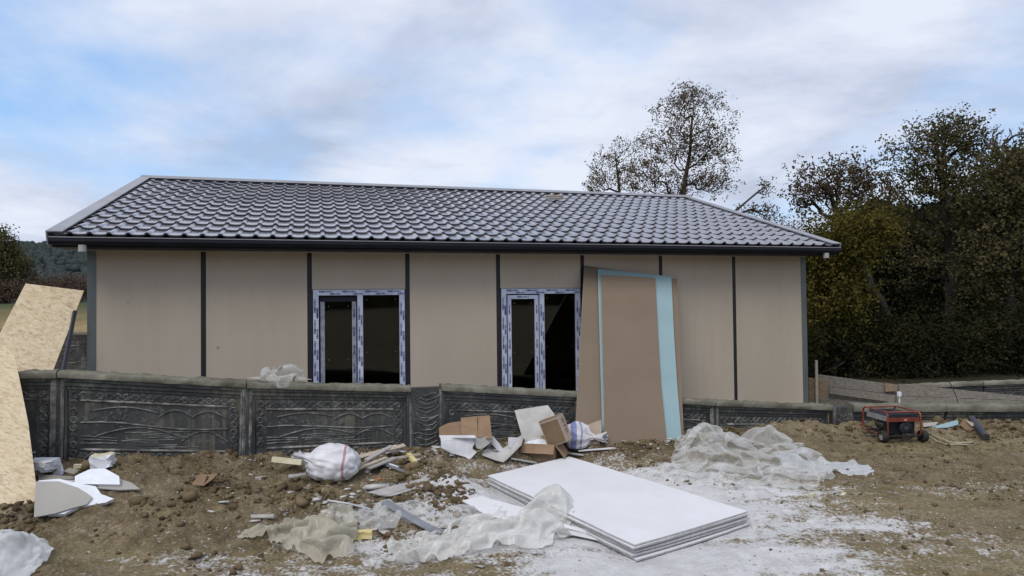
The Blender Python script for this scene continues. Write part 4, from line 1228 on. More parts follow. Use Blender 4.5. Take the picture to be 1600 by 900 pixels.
# ------------------------------------------------------------------ building boards
HN = Vector((-math.sin(HA), math.cos(HA), 0)); HO = Vector((-3.7891, 8.3825, 0))
def plane_of(a, b, c):
    n = (b - a).cross(c - a).normalized()
    if n.dot(a - EYE) > 0: n = -n            # towards the viewer
    return a, n
def flat(pts, pl):
    return [onP(px, py, *pl) for px, py in pts]
def rag(P, k, amp, rs):
    """break the straight edges of an outline into small uneven steps"""
    out = []
    n = len(P)
    for i in range(n):
        a, b = P[i], P[(i + 1) % n]
        out.append(a)
        for j in range(1, k):
            out.append(a.lerp(b, j / k + rs.uniform(-.1, .1)) + (b - a).cross(Vector((.3, .5, .8))).normalized() * rs.uniform(-amp, amp))
    return out
def slab(name, pts, pl, th, mats, label, cat, group=None, ragk=0, amp=.008, seed=1):
    """outline on a plane, given real thickness away from the viewer; two materials: face, edge"""
    P = flat(pts, pl)
    if ragk: P = rag(P, ragk, amp, random.Random(seed))
    mb = MB(); n = len(P); off = -pl[1] * th
    ca = (P[1] - P[0]).cross(P[2] - P[0]).dot(pl[1])
    area = sum(((P[i] - P[0]).cross(P[(i + 1) % n] - P[0])).dot(pl[1]) for i in range(n))
    if area < 0: P = P[::-1]
    vs = P + [p + off for p in P]
    mb.add(vs, [tuple(range(n)), tuple(reversed(range(n, 2 * n)))])
    mb.cur = 1 if isinstance(mats, (list, tuple)) else 0
    mb.add(vs, [(i, i + n, (i + 1) % n + n, (i + 1) % n) for i in range(n)])
    low = min(vs, key=lambda p: p.z)
    return mb.solo(name, mats, low, label, cat, group)
def gpl(*p3):
    """plane through three pixels at given lifts above the ground"""
    return plane_of(*[onG(px, py, l) for px, py, l in p3])
def lean_plane(bl, br, tl, off_b, off_t):
    b1 = onP(*bl, WP + OUT * off_b, WN); b2 = onP(*br, WP + OUT * off_b, WN); t1 = onP(*tl, HO - HN * off_t, HN)
    return plane_of(b1, b2, t1)
LP, LN = lean_plane((900, 692), (1066, 692), (913, 416), .50, .03)
slab('plasterboard', [(898, 697), (913, 415), (1058, 436), (1069, 696)], (LP, LN), .0125, ['board_brown', 'plaster_edge'],
     'brown backed plasterboard leaning on the house, hindmost of three', 'board')
slab('plasterboard', [(942, 697), (934, 420), (1049, 432), (1053, 520), (1058, 600), (1066, 696)], (LP + LN * .03, LN), .0125, ['board_teal', 'board_teal'],
     'turquoise plasterboard leaning between two brown boards', 'board')
slab('plasterboard', [(945, 701), (939, 429), (1024, 434), (1028, 520), (1033, 600), (1043, 701)], (LP + LN * .06, LN), .0125, ['board_brown', 'plaster_edge'],
     'front brown plasterboard leaning over the turquoise board', 'board')
slab('chipboard', [(-83, 680), (40, 443), (131, 454), (44, 680)], plane_of(onY(-83, 680, 7.35), onY(44, 680, 7.5), onY(131, 454, 8.35)), .018, ['osb', 'osb_edge'],
     'strand board tilted behind the garden wall at the house corner', 'board')
slab('chipboard', [(-90, 806), (-90, 520), (19, 543), (30, 590), (44, 660), (60, 785)], plane_of(onG(60, 785), onG(-60, 803), onP(19, 543, WP + OUT * .04, WN)), .018, ['osb', 'osb_edge'],
     'large strand board leaning on the garden wall at left photo edge', 'board')
mb = MB(); mb.tube([onY(97, 590, 7.55), onY(117, 486, 7.95)], .024, 4); mb.solo('steel_tube', 'steel_blue', onY(97, 590, 7.55), 'dark square steel tube leaning behind the garden wall beside the chipboard', 'tube')

# stack of white boards
zt = .115
C = STK
cen = sum(C, Vector()) / 4
ORD = ['topmost', 'second from top', 'third from top', 'fourth from top', 'fifth from top', 'second from bottom', 'bottommost']
rs = random.Random(12)
for k in range(7):
    z = zt - k * .0165
    dx = Vector((rs.uniform(-.016, .016), rs.uniform(-.016, .016), 0)) * (k > 0) + (Vector((.012, -.02, 0)) if k == 6 else Vector())
    a = rs.uniform(-.004, .004)
    R = Matrix.Rotation(a, 3, 'Z')
    # each sheet is a sagging plate: subdivided along its length
    nx, ny = 9, 5
    def pt(u, v, top):
        p = (C[0].lerp(C[1], v)).lerp(C[3].lerp(C[2], v), u)
        p = R @ (p - cen) + cen + dx
        sag = -.0035 * k * (math.sin(u * 3.1 + k) + 1) * .5 - (.020 if k == 6 else .006 if k == 5 else 0) * (1 - abs(2 * v - 1) * .4) * u
        zz = z + sag
        if u in (0, 1) or v in (0, 1):
            jr = random.Random((k, round(u, 3), round(v, 3)).__hash__()); p = p + Vector((jr.uniform(-.005, .005), jr.uniform(-.005, .005), 0))
            if u in (0, 1) and v in (0, 1): p = p + (cen - p).normalized() * jr.uniform(0, .02)
        return Vector((p.x, p.y, zz - (0 if top else .0125)))
    mb = MB()
    vs = [pt(i / (nx - 1), j / (ny - 1), True) for i in range(nx) for j in range(ny)]
    vb = [pt(i / (nx - 1), j / (ny - 1), False) for i in range(nx) for j in range(ny)]
    q = [(i * ny + j, (i + 1) * ny + j, (i + 1) * ny + j + 1, i * ny + j + 1) for i in range(nx - 1) for j in range(ny - 1)]
    N = nx * ny
    mb.add(vs + vb, q + [tuple(i + N for i in reversed(f)) for f in q])
    ring = [j for j in range(ny)] + [i * ny + ny - 1 for i in range(1, nx)] + [(nx - 1) * ny + j for j in range(ny - 2, -1, -1)] + [i * ny for i in range(nx - 2, 0, -1)]
    mb.cur = 1
    mb.add(vs + vb, [(ring[i], ring[i] + N, ring[(i + 1) % len(ring)] + N, ring[(i + 1) % len(ring)]) for i in range(len(ring))])
    mb.solo('plasterboard', ['plasterboard_white', 'plaster_edge'], Vector((cen.x, cen.y, z - .0125)), 'white plasterboard sheet on the ground, %s of the stack' % ORD[k], 'board', 'white sheets stacked on the mud', recalc=True)
# bearers and broken pieces round the stack
def strip(name, a, b, w, th, la, lb, mat, label, cat, group=None, roll=0.):
    A, B = onG(*a, la), onG(*b, lb)
    d = (B - A).normalized(); s = d.cross(Vector((0, 0, 1))).normalized(); u = s.cross(d).normalized()
    s2 = s * math.cos(roll) + u * math.sin(roll); u2 = s2.cross(d).normalized()
    mb = MB(); mb.prism([A - s2 * w / 2, A + s2 * w / 2, A + s2 * w / 2 + u2 * th, A - s2 * w / 2 + u2 * th], B - A)
    o = mb.solo(name, mat, A.lerp(B, .5) - Vector((0, 0, .0)), label, cat, group, recalc=True)
    return o
strip('bearer', (800, 765), (905, 826), .07, .02, .0, .0, 'wood_grey', 'thin bearer batten under the left edge of the white stack', 'batten')
slab('board_scrap', [(722, 782), (752, 775), (806, 790), (832, 796), (800, 813), (762, 806)], gpl((722, 782, .05), (832, 796, .07), (790, 812, .05)), .0125, ['plasterboard_white', 'plaster_edge'],
     'bright white plasterboard scrap left of the stack beside milky film', 'scrap', ragk=3, amp=.004, seed=3)
slab('board_scrap', [(748, 795), (800, 789), (845, 800), (812, 817), (775, 813)], gpl((748, 795, .03), (845, 800, .03), (790, 815, .03)), .0125, ['plasterboard_white', 'plaster_edge'],
     'second white scrap half hidden under the milky film', 'scrap', ragk=3, amp=.004, seed=4)
strip('plaster_strip', (866, 828), (972, 851), .075, .013, .02, .012, 'plasterboard_white', 'long white plasterboard strip by the front left corner of the stack', 'strip', roll=.12)
strip('plaster_strip', (872, 821), (968, 845), .045, .013, .035, .03, 'plasterboard_white', 'narrower white strip lying on the long plasterboard strip', 'strip', roll=-.2)
strip('plaster_strip', (905, 790), (965, 836), .05, .013, .03, .01, 'plaster_edge', 'grey edged offcut tilted against the stack side', 'strip', roll=.5)
slab('board_scrap', [(893, 785), (905, 783), (915, 806), (898, 812)], gpl((893, 785, .06), (905, 783, .07), (915, 808, .0)), .012, ['plaster_edge', 'plaster_edge'], 'small broken grey chunk beside the stack edge', 'scrap', ragk=2, amp=.006, seed=6)
# three grey boards lying left of the stack
for k, (pts, l1, lab) in enumerate((([(573, 769), (665, 746), (674, 747), (592, 773)], .028, 'grey plank in the pile of three, hindmost'), ([(590, 773), (667, 749), (679, 750), (602, 774)], .016, 'grey plank in the pile of three, middle one'),
                            ([(600, 775), (676, 752), (690, 752), (612, 775)], .008, 'grey plank in the pile of three, nearest the viewer'))):
    slab('plank', pts, gpl((pts[0][0], pts[0][1], l1), (pts[1][0], pts[1][1], l1 + .01), (pts[2][0], pts[2][1], l1)), .012, ['wood_grey', 'wood_grey'], lab, 'plank', 'three grey planks on the mud')

# ------------------------------------------------------------------ debris at the left
slab('board_scrap', [(53, 808), (56, 752), (92, 752), (122, 762), (137, 771), (144, 777), (135, 788), (112, 794), (86, 802)], gpl((53, 808, .0), (137, 787, .015), (58, 752, .17)), .012, ['board_grey', 'plaster_edge'],
     'grey curved board offcut propped on white foam at lower left', 'scrap', ragk=2, amp=.003, seed=7)
GPL = gpl((53, 808, .0), (137, 787, .015), (58, 752, .17))
slab('foam_sheet', [(60, 751), (92, 748), (118, 754), (150, 760), (158, 772), (178, 779), (165, 785), (120, 793), (100, 803), (75, 803)], (GPL[0] - GPL[1] * .016, GPL[1]), .035, 'foam_white',
     'torn white foam sheet under the grey curved offcut', 'foam', ragk=3, amp=.008, seed=8)
slab('foam_block', [(117, 756), (117, 744), (138, 734), (146, 732), (164, 732), (186, 744), (187, 757)], gpl((117, 756, .06), (187, 757, .06), (150, 732, .13)), .04, 'foam_white',
     'white foam slab with cut off corners lying on grey offcuts', 'foam', ragk=2, amp=.004, seed=9)
slab('grey_plate', [(92, 751), (180, 746), (206, 754), (219, 764), (186, 765), (158, 763)], gpl((92, 751, .05), (180, 746, .05), (219, 764, .03)), .012, ['board_grey', 'plaster_edge'],
     'pointed grey board offcut beneath the white foam slab', 'scrap', ragk=2, amp=.003, seed=10)
slab('grey_plate', [(60, 741), (112, 744), (116, 746), (92, 750), (60, 751)], gpl((60, 741, .05), (112, 744, .06), (60, 751, .05)), .012, ['timber_grey', 'plaster_edge'], 'dull grey strip board beside the large strand board', 'scrap')
slab('grey_plate', [(98, 736), (108, 731), (122, 734), (115, 741)], gpl((98, 736, .03), (108, 731, .05), (115, 741, .02)), .012, ['timber_grey', 'plaster_edge'], 'small grey board piece below the garden wall post', 'scrap')
slab('foam_shard', [(80, 743), (88, 735), (95, 729), (98, 742)], gpl((80, 743, .0), (98, 742, .0), (94, 730, .08)), .03, 'foam_white', 'small white foam shard standing beside the dull grey strip', 'foam', ragk=2, amp=.006, seed=11)
def lump(name, px, py, size, rz, mat, label, cat, seed, n=3, top=None, lift=0., tilt=0.):
    """rough edged block of foam: a subdivided, chipped box"""
    rs_ = np.random.default_rng(seed)
    base = onG(px, py, lift)
    import bmesh
    b = bmesh.new(); bmesh.ops.create_cube(b, size=1.)
    bmesh.ops.subdivide_edges(b, edges=b.edges[:], cuts=n, use_grid_fill=True)
    M = Matrix.Translation(base) @ Matrix.Rotation(rz, 4, 'Z') @ Matrix.Rotation(tilt, 4, 'Y') @ Matrix.Diagonal((*size, 1)) @ Matrix.Translation((0, 0, .5))
    for v in b.verts:
        e = sum(abs(abs(c) - .5) < 1e-4 for c in v.co)
        v.co += Vector(rs_.normal(0, .02 if e < 2 else .045, 3))
        v.co = M @ v.co
    mb = MB(); b.verts.index_update()
    for f in b.faces:
        pass
    mb.v = [tuple(v.co) for v in b.verts]; mb.f = [tuple(v.index for v in f.verts) for f in b.faces]
    nz = M.to_3x3() @ Vector((0, 0, 1)); nz.normalize()
    b.normal_update()
    mb.m = [1 if (top and f.normal.dot(nz) > .6) else 0 for f in b.faces]
    b.free()
    return mb.solo(name, [mat, top] if top else mat, base, label, cat)
lump('foam_block', 160, 729, (.19, .15, .12), .25, 'foam_white', 'chipped white foam block with yellowish top against the garden wall', 'foam', 21, top='foam_cream')
lump('foam_block', 66, 735, (.25, .2, .10), .1, 'foam_white', 'white foam block on the ground behind the large strand board', 'foam', 22)
lump('foam_block', 62, 732, (.22, .12, .07), -.1, 'paper_white', 'pale foam bar resting on the block behind the large strand board', 'foam', 23, lift=.105)
lump('foam_bit', 123, 731, (.08, .04, .035), .4, 'foam_cream', 'tiny cream foam crumb in front of the garden wall post', 'foam', 24, 2)
cb = thing('cardboard_piece', 'small folded brown cardboard piece on the dug soil', 'cardboard', onG(318, 758))
for pts, pl in (([(299, 757), (312, 741), (324, 741), (318, 759)], gpl((299, 757, .0), (318, 759, .0), (312, 741, .08))), ([(318, 759), (324, 742), (341, 739), (333, 748)], gpl((318, 759, .0), (324, 742, .06), (341, 740, .10)))):
    P = flat(pts, pl); mb = MB(); mb.prism(P, -pl[1] * .005); mb.part('flap', 'cardboard', cb, True, recalc=True)

# ------------------------------------------------------------------ sacks
def sack(name, cpx, cpy, radii, neck, mat, label, seed, lift=0., neck_len=.14, flare=.09, crease=.05, rz=0.):
    """full woven sack: a flat-bottomed lump whose cloth gathers towards a tied neck"""
    rs_ = np.random.default_rng(seed)
    base = onG(cpx, cpy, lift)
    nu_, nv_ = 72, 40
    nk = np.array(neck, float); nk /= np.linalg.norm(nk)
    a = np.cross(nk, [0, 0, 1.]); a /= np.linalg.norm(a); b = np.cross(a, nk)
    V = []
    ph = rs_.uniform(0, 6.28, 6)
    for i in range(nv_):
        t_ = i / (nv_ - 1)               # 0 = far end, .84 = tie, 1 = flared mouth
        for j in range(nu_):
            th = 2 * np.pi * j / nu_
            fold = (np.sin(th * 7 + ph[0]) + .6 * np.sin(th * 12 + ph[1]) + .4 * np.sin(th * 19 + ph[2]))
            if t_ <= .80:
                q = t_ / .80; al = -np.pi / 2 + q * (np.pi / 2 + 1.15)
                r = np.cos(al); l = np.sin(al)
                r = max(r, .16); k = q ** 3
                r = r * (1 + crease * fold * k * 1.6) + .02 * np.sin(3 * th + ph[3]) + .02 * np.sin(5 * l + 2 * th + ph[4])
                d = nk * l + (a * np.cos(th) + b * np.sin(th)) * r
                p = d * np.array(radii)
            elif t_ <= .86:
                q = (t_ - .80) / .06
                al = 1.15; r0_ = max(np.cos(al), .16)
                pe = nk * np.sin(al) * np.array(radii)
                r = .30 * min(radii) * (1 - q) * r0_ / .4 + .035 * q
                p = pe + nk * (.05 * q) + (a * np.cos(th) + b * np.sin(th)) * r * (1 + .1 * fold)
            else:
                q = (t_ - .86) / .14
                pe = nk * np.sin(1.15) * np.array(radii)
                r = .035 + (flare - .035) * q ** .8
                p = pe + nk * (.05 + neck_len * q) + (a * np.cos(th) * 1.0 + b * np.sin(th) * .55) * r * (1 + .16 * fold * q)
            V.append(p)
    V = np.array(V)
    c, s = math.cos(rz), math.sin(rz)
    V = np.stack([V[:, 0] * c - V[:, 1] * s, V[:, 0] * s + V[:, 1] * c, V[:, 2]], 1)
    rdg = 1 - 2 * np.abs(fbm(V[:, 0] * 7 + V[:, 1] * 5 + seed, V[:, 2] * 11, 3, seed + 2) - .5)
    V = V * (1 - .10 * (rdg ** 3)[:, None])
    V[:, :] += .024 * (fbm(V[:, 0] * 9 + seed, V[:, 2] * 9 + V[:, 1] * 7, 3, seed)[:, None] - .5) * V / (np.linalg.norm(V, axis=1)[:, None] + .1) * 3
    lo = -radii[2] * .72
    V[:, 2] = np.where(V[:, 2] < lo, lo + (V[:, 2] - lo) * .12, V[:, 2]) - lo
    i = np.arange(nv_ * nu_).reshape(nv_, nu_); j = np.roll(i, -1, 1)
    F = np.stack([i[:-1].ravel(), j[:-1].ravel(), j[1:].ravel(), i[1:].ravel()], 1)
    me = np_mesh(name, V, F, mat, True)
    o = D.objects.new(name, me); COL.objects.link(o); o.location = base
    props(o, label, 'sack'); return reg(o, Matrix.Translation(base))
sack('sack', 520, 747, (.29, .24, .20), (-1., -.35, .45), 'sack_red', 'stuffed white sack with a red stripe by the garden wall', 31, neck_len=.10, flare=.07)
sack('sack', 902, 700, (.19, .16, .185), (1., -.45, .05), 'sack_blue', 'small tied sack with blue stripes beside the cardboard boxes', 32, neck_len=.15, flare=.10, crease=.06)

# ------------------------------------------------------------------ wood and foam offcuts beside the white sack
strip('foam_bar', (428, 722), (474, 727), .10, .055, .06, .07, 'foam_cream', 'cream foam bar sticking out left of the white sack', 'foam', roll=.25)
OFF = [((548, 719), (632, 697), .05, .02, .09, .11, 'wood_pale', 'long pale batten at the top of the offcut pile'),
       ((572, 720), (612, 698), .05, .015, .11, .12, 'wood_grey', 'grey batten crossing the pale one on the offcut pile'),
       ((560, 727), (656, 711), .055, .02, .05, .06, 'wood_pale', 'pale batten whose end reaches right out of the offcut pile'),
       ((575, 733), (618, 716), .09, .015, .06, .07, 'wood_grey', 'short wide grey board in the middle of the offcut pile'),
       ((552, 736), (604, 716), .05, .015, .08, .08, 'wood_pale', 'pale slat against the red stripe of the sack'),
       ((592, 724), (633, 738), .035, .02, .05, .01, 'galv', 'metal grey slat sloping down from the offcut pile'),
       ((598, 722), (622, 731), .03, .015, .06, .02, 'foam_white', 'short white slat beside the metal grey slat'),
       ((542, 748), (551, 741), .03, .03, .0, .05, 'wood_pale', 'little pale block under the white sack'),
       ((574, 740), (576, 731), .04, .03, .0, .05, 'wood_grey', 'stub of grey batten under the offcut pile'),
       ((600, 706), (622, 700), .12, .012, .06, .08, 'paper_white', 'white flat scrap at the back of the offcut pile')]
for a, b, w, th, la, lb, mat, lab in OFF:
    strip('offcut', a, b, w, th, la, lb, mat, lab, 'offcut', 'offcuts beside the white sack', roll=random.Random(lab).uniform(-.5, .3))
slab('board_scrap', [(566, 730), (570, 719), (592, 718), (589, 730)], gpl((566, 730, .03), (592, 730, .03), (570, 719, .09)), .012, ['cardboard_pale', 'plaster_edge'], 'square tan board scrap leaning on the offcut pile', 'scrap')
strip('foam_bar', (638, 713), (649, 726), .05, .04, .05, .02, 'foam_yellow', 'yellow foam stick at the right of the offcut pile', 'foam')
strip('plaster_strip', (451, 746), (478, 741), .06, .012, .01, .03, 'plaster_edge', 'flat grey chip left of the white sack foot', 'strip')
lump('foam_bit', 567, 841, (.145, .07, .06), .1, 'foam_yellow', 'yellow foam lump on the mud between two plastic sheets', 'foam', 26)
lump('peel', 592, 750, (.04, .03, .02), .3, 'orange_peel', 'small orange scrap on the mud below the offcut pile', 'scrap', 27, 2)
lump('stone', 1269, 776, (.07, .04, .03), .7, 'foam_cream', 'pale chip on bare ground right of the stack', 'scrap', 28, 2)
lump('stone', 1318, 773, (.11, .03, .012), .9, 'foam_cream', 'pale splinter of board on bare ground near the right film heap', 'scrap', 29, 2)

# ------------------------------------------------------------------ cardboard
def carton(name, label, M, w, d, h, flaps, mat, th=.006, bottom=True, contents=None):
    root = thing(name, label, 'box', M=M)
    def bx(nm, lo, hi, m=mat, Mx=None, par=root):
        mb = MB(); mb.box(lo, hi, Mx); return mb.part(nm, m, par)
    bx('side_panel', (-w / 2, -d / 2, 0), (w / 2, -d / 2 + th, h)); bx('side_panel', (-w / 2, d / 2 - th, 0), (w / 2, d / 2, h))
    bx('side_panel', (-w / 2, -d / 2 + th, 0), (-w / 2 + th, d / 2 - th, h)); bx('side_panel', (w / 2 - th, -d / 2 + th, 0), (w / 2, d / 2 - th, h))
    if bottom: bx('base_panel', (-w / 2 + th, -d / 2 + th, .001), (w / 2 - th, d / 2 - th, th))
    for side, ang, ln in flaps:
        # angle 0 = straight up, positive folds outward
        if side in 'fb':
            sg = -1 if side == 'f' else 1
            Mx = Matrix.Translation((0, sg * (d / 2 - th / 2), h + .001)) @ Matrix.Rotation(-sg * ang, 4, 'X')
            bx('flap', (-w / 2 + .004, -th / 2, 0), (w / 2 - .004, th / 2, ln), mat, Mx)
        else:
            sg = -1 if side == 'l' else 1
            Mx = Matrix.Translation((sg * (w / 2 - th / 2), 0, h + .001)) @ Matrix.Rotation(sg * ang, 4, 'Y')
            bx('flap', (-th / 2, -d / 2 + .004, 0), (th / 2, d / 2 - .004, ln), mat, Mx)
    return root
p = onG(846, 720)
bx1 = carton('open_carton', 'open brown carton full of white foam bits in front of the sack', Matrix.Translation(p + Vector((0, .14, .0))) @ Matrix.Rotation(-.28, 4, 'Z') @ Matrix.Rotation(.06, 4, 'X'), .40, .26, .20, [('f', 2.45, .12), ('r', 2.5, .19), ('l', .9, .05), ('b', .2, .03)], 'cardboard')
mb = MB()
rs_ = np.random.default_rng(9)
P = []
n_ = 16
gxx, gyy = np.meshgrid(np.linspace(-.185, .185, n_), np.linspace(-.115, .115, n_), indexing='ij')
hh = .15 + .05 * fbm(gxx * 16, gyy * 16, 3, 4) + .04 * np.exp(-(gxx ** 2 + gyy ** 2) / .012)
mb.add(list(zip(gxx.ravel(), gyy.ravel(), hh.ravel())), [tuple(f) for f in grid_faces(n_, n_)])
co = mb.solo('foam_filling', 'foam_white', (0, 0, 0), 'heap of white foam bits inside the open brown carton', 'foam'); co.matrix_world = WM[bx1.name].copy()
# tilted closed carton with lettering, resting on the open one
tb = thing('carton', 'brown carton tipped on its edge with dark lettering on its end', 'box',
           M=Matrix.Translation(onY(868, 672, 8.0)) @ Matrix.Rotation(-.40, 4, 'Y') @ Matrix.Rotation(-.45, 4, 'Z') @ Matrix.Rotation(-.10, 4, 'X'))
bw_, bd_, bh_ = .25, .18, .31
mb = MB(); mb.box((-bw_ / 2, -bd_ / 2, -bh_ / 2), (bw_ / 2, bd_ / 2, bh_ / 2)); mb.part('body', 'cardboard_pale', tb)
mb = MB(); mb.box((-bw_ / 2 + .012, -bd_ / 2 - .004, -bh_ / 2 + .012), (bw_ / 2 - .006, -bd_ / 2 - .001, bh_ / 2 - .03)); mb.part('front_panel', 'cardboard_shaded', tb)  # shade on the front face, put in as a darker sheet
mb = MB(); mb.box((-bw_ / 2 - .003, -bd_ / 2 - .006, bh_ / 2 + .0005), (bw_ / 2 - .002, .002, bh_ / 2 + .005)); mb.part('flap', 'cardboard', tb)
vs, fs = lettering('OTO', .085)
Mt = Matrix.Translation((bw_ / 2 + .0025, 0.01, .02)) @ Matrix.Rotation(math.pi / 2, 4, 'Z') @ Matrix.Rotation(math.pi / 2, 4, 'X') @ Matrix.Rotation(-math.pi / 2, 4, 'Z')
mb = MB(); mb.add([Mt @ Vector(v) for v in vs], fs); props(mb.part('lettering', 'ink_dark', tb), kind='stuff')
slab('board_scrap', [(804, 641), (830, 637), (856, 633), (868, 650), (880, 675), (862, 700), (826, 705), (818, 690)], plane_of(onY(820, 705, 8.05), onY(880, 700, 8.15), onP(840, 637, WP + OUT * .10, WN)), .012, ['paper_grey', 'plaster_edge'],
     'large pale grey board piece leaning on the garden wall behind cartons', 'scrap', ragk=3, amp=.003, seed=14)
slab('board_scrap', [(906, 668), (939, 656), (940, 672), (936, 694), (918, 694)], plane_of(onG(912, 697), onG(938, 696), onP(930, 660, WP + OUT * .44, WN)), .010, ['cardboard_pale', 'plaster_edge'],
     'tan board piece wedged between striped sack and leaning boards', 'scrap')
strip('plaster_strip', (905, 705), (957, 701), .05, .012, .02, .03, 'plasterboard_white', 'white strip at the foot of the leaning boards', 'strip')
strip('plaster_strip', (878, 707), (912, 712), .04, .012, .02, .01, 'plaster_edge', 'grey strip between open carton and white stack', 'strip')
strip('plaster_strip', (798, 717), (838, 724), .04, .012, .02, .01, 'plaster_edge', 'grey strip poking out under the open carton', 'strip')
# torn carton by the wall post
tc_ = thing('torn_carton', 'torn carton with brown flaps and white crushed front by the wall', 'box', onG(725, 712))
for nm, pts, a3, mat, th in (('flap', [(686, 684), (686, 668), (700, 661), (721, 658), (722, 682)], (onY(688, 690, 7.75), onY(722, 690, 7.8), onP(700, 662, WP + OUT * .12, WN)), 'cardboard', .006),
                             ('flap', [(721, 683), (720, 653), (745, 650), (747, 684)], (onY(721, 690, 7.75), onY(747, 690, 7.8), onP(735, 652, WP + OUT * .13, WN)), 'cardboard', .006),
                             ('flap', [(747.5, 684), (745.5, 650), (765, 649), (769, 686)], (onY(747, 690, 7.8), onY(769, 690, 7.72), onP(757, 650, WP + OUT * .11, WN)), 'cardboard', .006),
                             ('front_panel', [(688, 683), (741, 683), (742, 690), (738, 701), (745, 706), (734, 719), (727, 714), (705, 708), (690, 700)], (onG(690, 712, .02), onG(740, 716, .0), onY(715, 683, 7.72)), 'paper_white', .008),
                             ('torn_lining', [(741, 684), (763, 682), (768, 690), (752, 703), (745, 700)], (onG(742, 712, .02), onG(768, 706, .03), onY(755, 683, 7.8)), 'paper_grey', .006),
                             ('rim', [(686, 680), (742, 680), (744, 684), (688, 684)], (onY(686, 680, 7.74), onY(742, 680, 7.74), onY(688, 684, 7.69)), 'paper_white', .006)):
    pl = plane_of(*a3); P = flat(pts, pl)
    if nm in ('front_panel', 'torn_lining'): P = rag(P, 3, .008, random.Random(nm))
    mb = MB(); mb.prism(P, -pl[1] * th); mb.part(nm, mat, tc_, True, recalc=True)
slab('board_scrap', [(764, 676), (772, 683), (783, 697), (789, 708), (778, 704), (769, 694)], gpl((778, 706, .0), (790, 708, .0), (765, 676, .17)), .010, 'paper_white', 'white leaf shaped scrap standing beside the torn carton', 'scrap', seed=15)
slab('board_scrap', [(795, 683), (814, 684), (812, 694), (797, 700), (794, 694)], gpl((797, 702, .06), (812, 700, .06), (800, 684, .16)), .010, 'paper_white', 'small white scrap against the wall left of the pale grey board', 'scrap', ragk=2, amp=.006, seed=16)
# bent sheet: two leaves meeting in a fold
bs = thing('bent_card', 'bent grey card sheet curling up left of the open carton', 'cardboard', onG(782, 722))
n_ = 9
L1 = [onG(752 + (785 - 752) * i / 8, 712 + 11 * i / 8, .01) for i in range(n_)]
mb = MB()
prof = []
for i in range(14):
    t_ = i / 13
    px = 753 + t_ * 62; 
    lo = onG(px, 711 + 12 * math.sin(min(1, t_ * 1.35) * math.pi / 2) - max(0, t_ - .55) * 62, .004 + max(0, t_ - .5) * .34)
    up_ = onG(px + 4, 709 - 6 * t_ - max(0, t_ - .5) * 42, .015 + max(0, t_ - .35) * .26)
    prof.append((lo, up_ + Vector((0, .12, .02))))
vs = [q for pr in prof for q in pr]
mb.add(vs, [(2 * i, 2 * i + 2, 2 * i + 3, 2 * i + 1) for i in range(13)])
vs2 = [q + Vector((0, .002, -.006)) for q in vs]; mb.add(vs2, [(2 * i + 1, 2 * i + 3, 2 * i + 2, 2 * i) for i in range(13)])
mb.part('sheet', 'paper_grey', bs, True, True)

# ------------------------------------------------------------------ plastic sheets, settled over the ground
def poly(pts, n):
    P = np.array(pts, float); seg = np.linalg.norm(np.diff(P, axis=0), axis=1); s = np.concatenate([[0], np.cumsum(seg)]); s /= s[-1]
    t_ = np.linspace(0, 1, n); return np.stack([np.interp(t_, s, P[:, k]) for k in range(2)], 1)
def settle(P, X0, rest_scale, fl, iters, g, xyk, bound, bendr, base=None, along=1.):
    """relax a sheet that is larger than its footprint until it buckles into folds over the floor"""
    n, m = P.shape[:2]
    base = P.copy() if base is None else base
    def sp(a, di, dj):
        A = a[0:n - di]; Bq = a[di:n]
        return (A[:, 0:m - dj], Bq[:, dj:m]) if dj >= 0 else (A[:, -dj:m], Bq[:, 0:m + dj])
    dirs = [(1, 0, 1.), (0, 1, 1.), (1, 1, .8), (1, -1, .8)]
    rest, bend = [], []
    for di, dj, k in dirs:
        A, Bq = sp(base, di, dj); S1, S2 = sp(rest_scale[..., None], di, dj)
        k_ = (S1 + S2) / 2 - 1
        rest.append(np.linalg.norm(Bq - A, axis=2, keepdims=True) * (1 + k_ * (along if dj == 0 else (1. if di == 0 else .5 + .5 * along))))
    bd = ((3, 0), (0, 3))
    for di, dj in bd:
        A, Bq = sp(base, di, dj); S1, S2 = sp(rest_scale[..., None], di, dj)
        bend.append(np.linalg.norm(Bq - A, axis=2, keepdims=True) * (S1 + S2) / 2 * bendr)
    f = None
    for it in range(iters):
        P[..., 2] -= g
        dl = np.zeros_like(P); cn = np.zeros((n, m, 1)) + 1e-6
        for (di, dj, k), R in zip(dirs, rest):
            A, Bq = sp(P, di, dj); d = Bq - A; L = np.linalg.norm(d, axis=2, keepdims=True) + 1e-9
            c = d * (.5 * k * (L - R) / L)
            dA, dB = sp(dl, di, dj); dA += c; dB -= c
            cA, cB = sp(cn, di, dj); cA += 1; cB += 1
        for (di, dj), R in zip(bd, bend):
            A, Bq = sp(P, di, dj); d = Bq - A; L = np.linalg.norm(d, axis=2, keepdims=True) + 1e-9
            c = d * (.35 * np.minimum(0, L - R) / L)
            dA, dB = sp(dl, di, dj); dA += c; dB -= c
            cA, cB = sp(cn, di, dj); cA += .5; cB += .5
        P += dl / cn * 2.4
        P[..., :2] += (X0 - P[..., :2]) * (xyk + .2 * bound)
        if it % 12 == 0: f = fl(P[..., 0], P[..., 1])
        P[..., 2] = np.maximum(P[..., 2], f + .006)
    return P
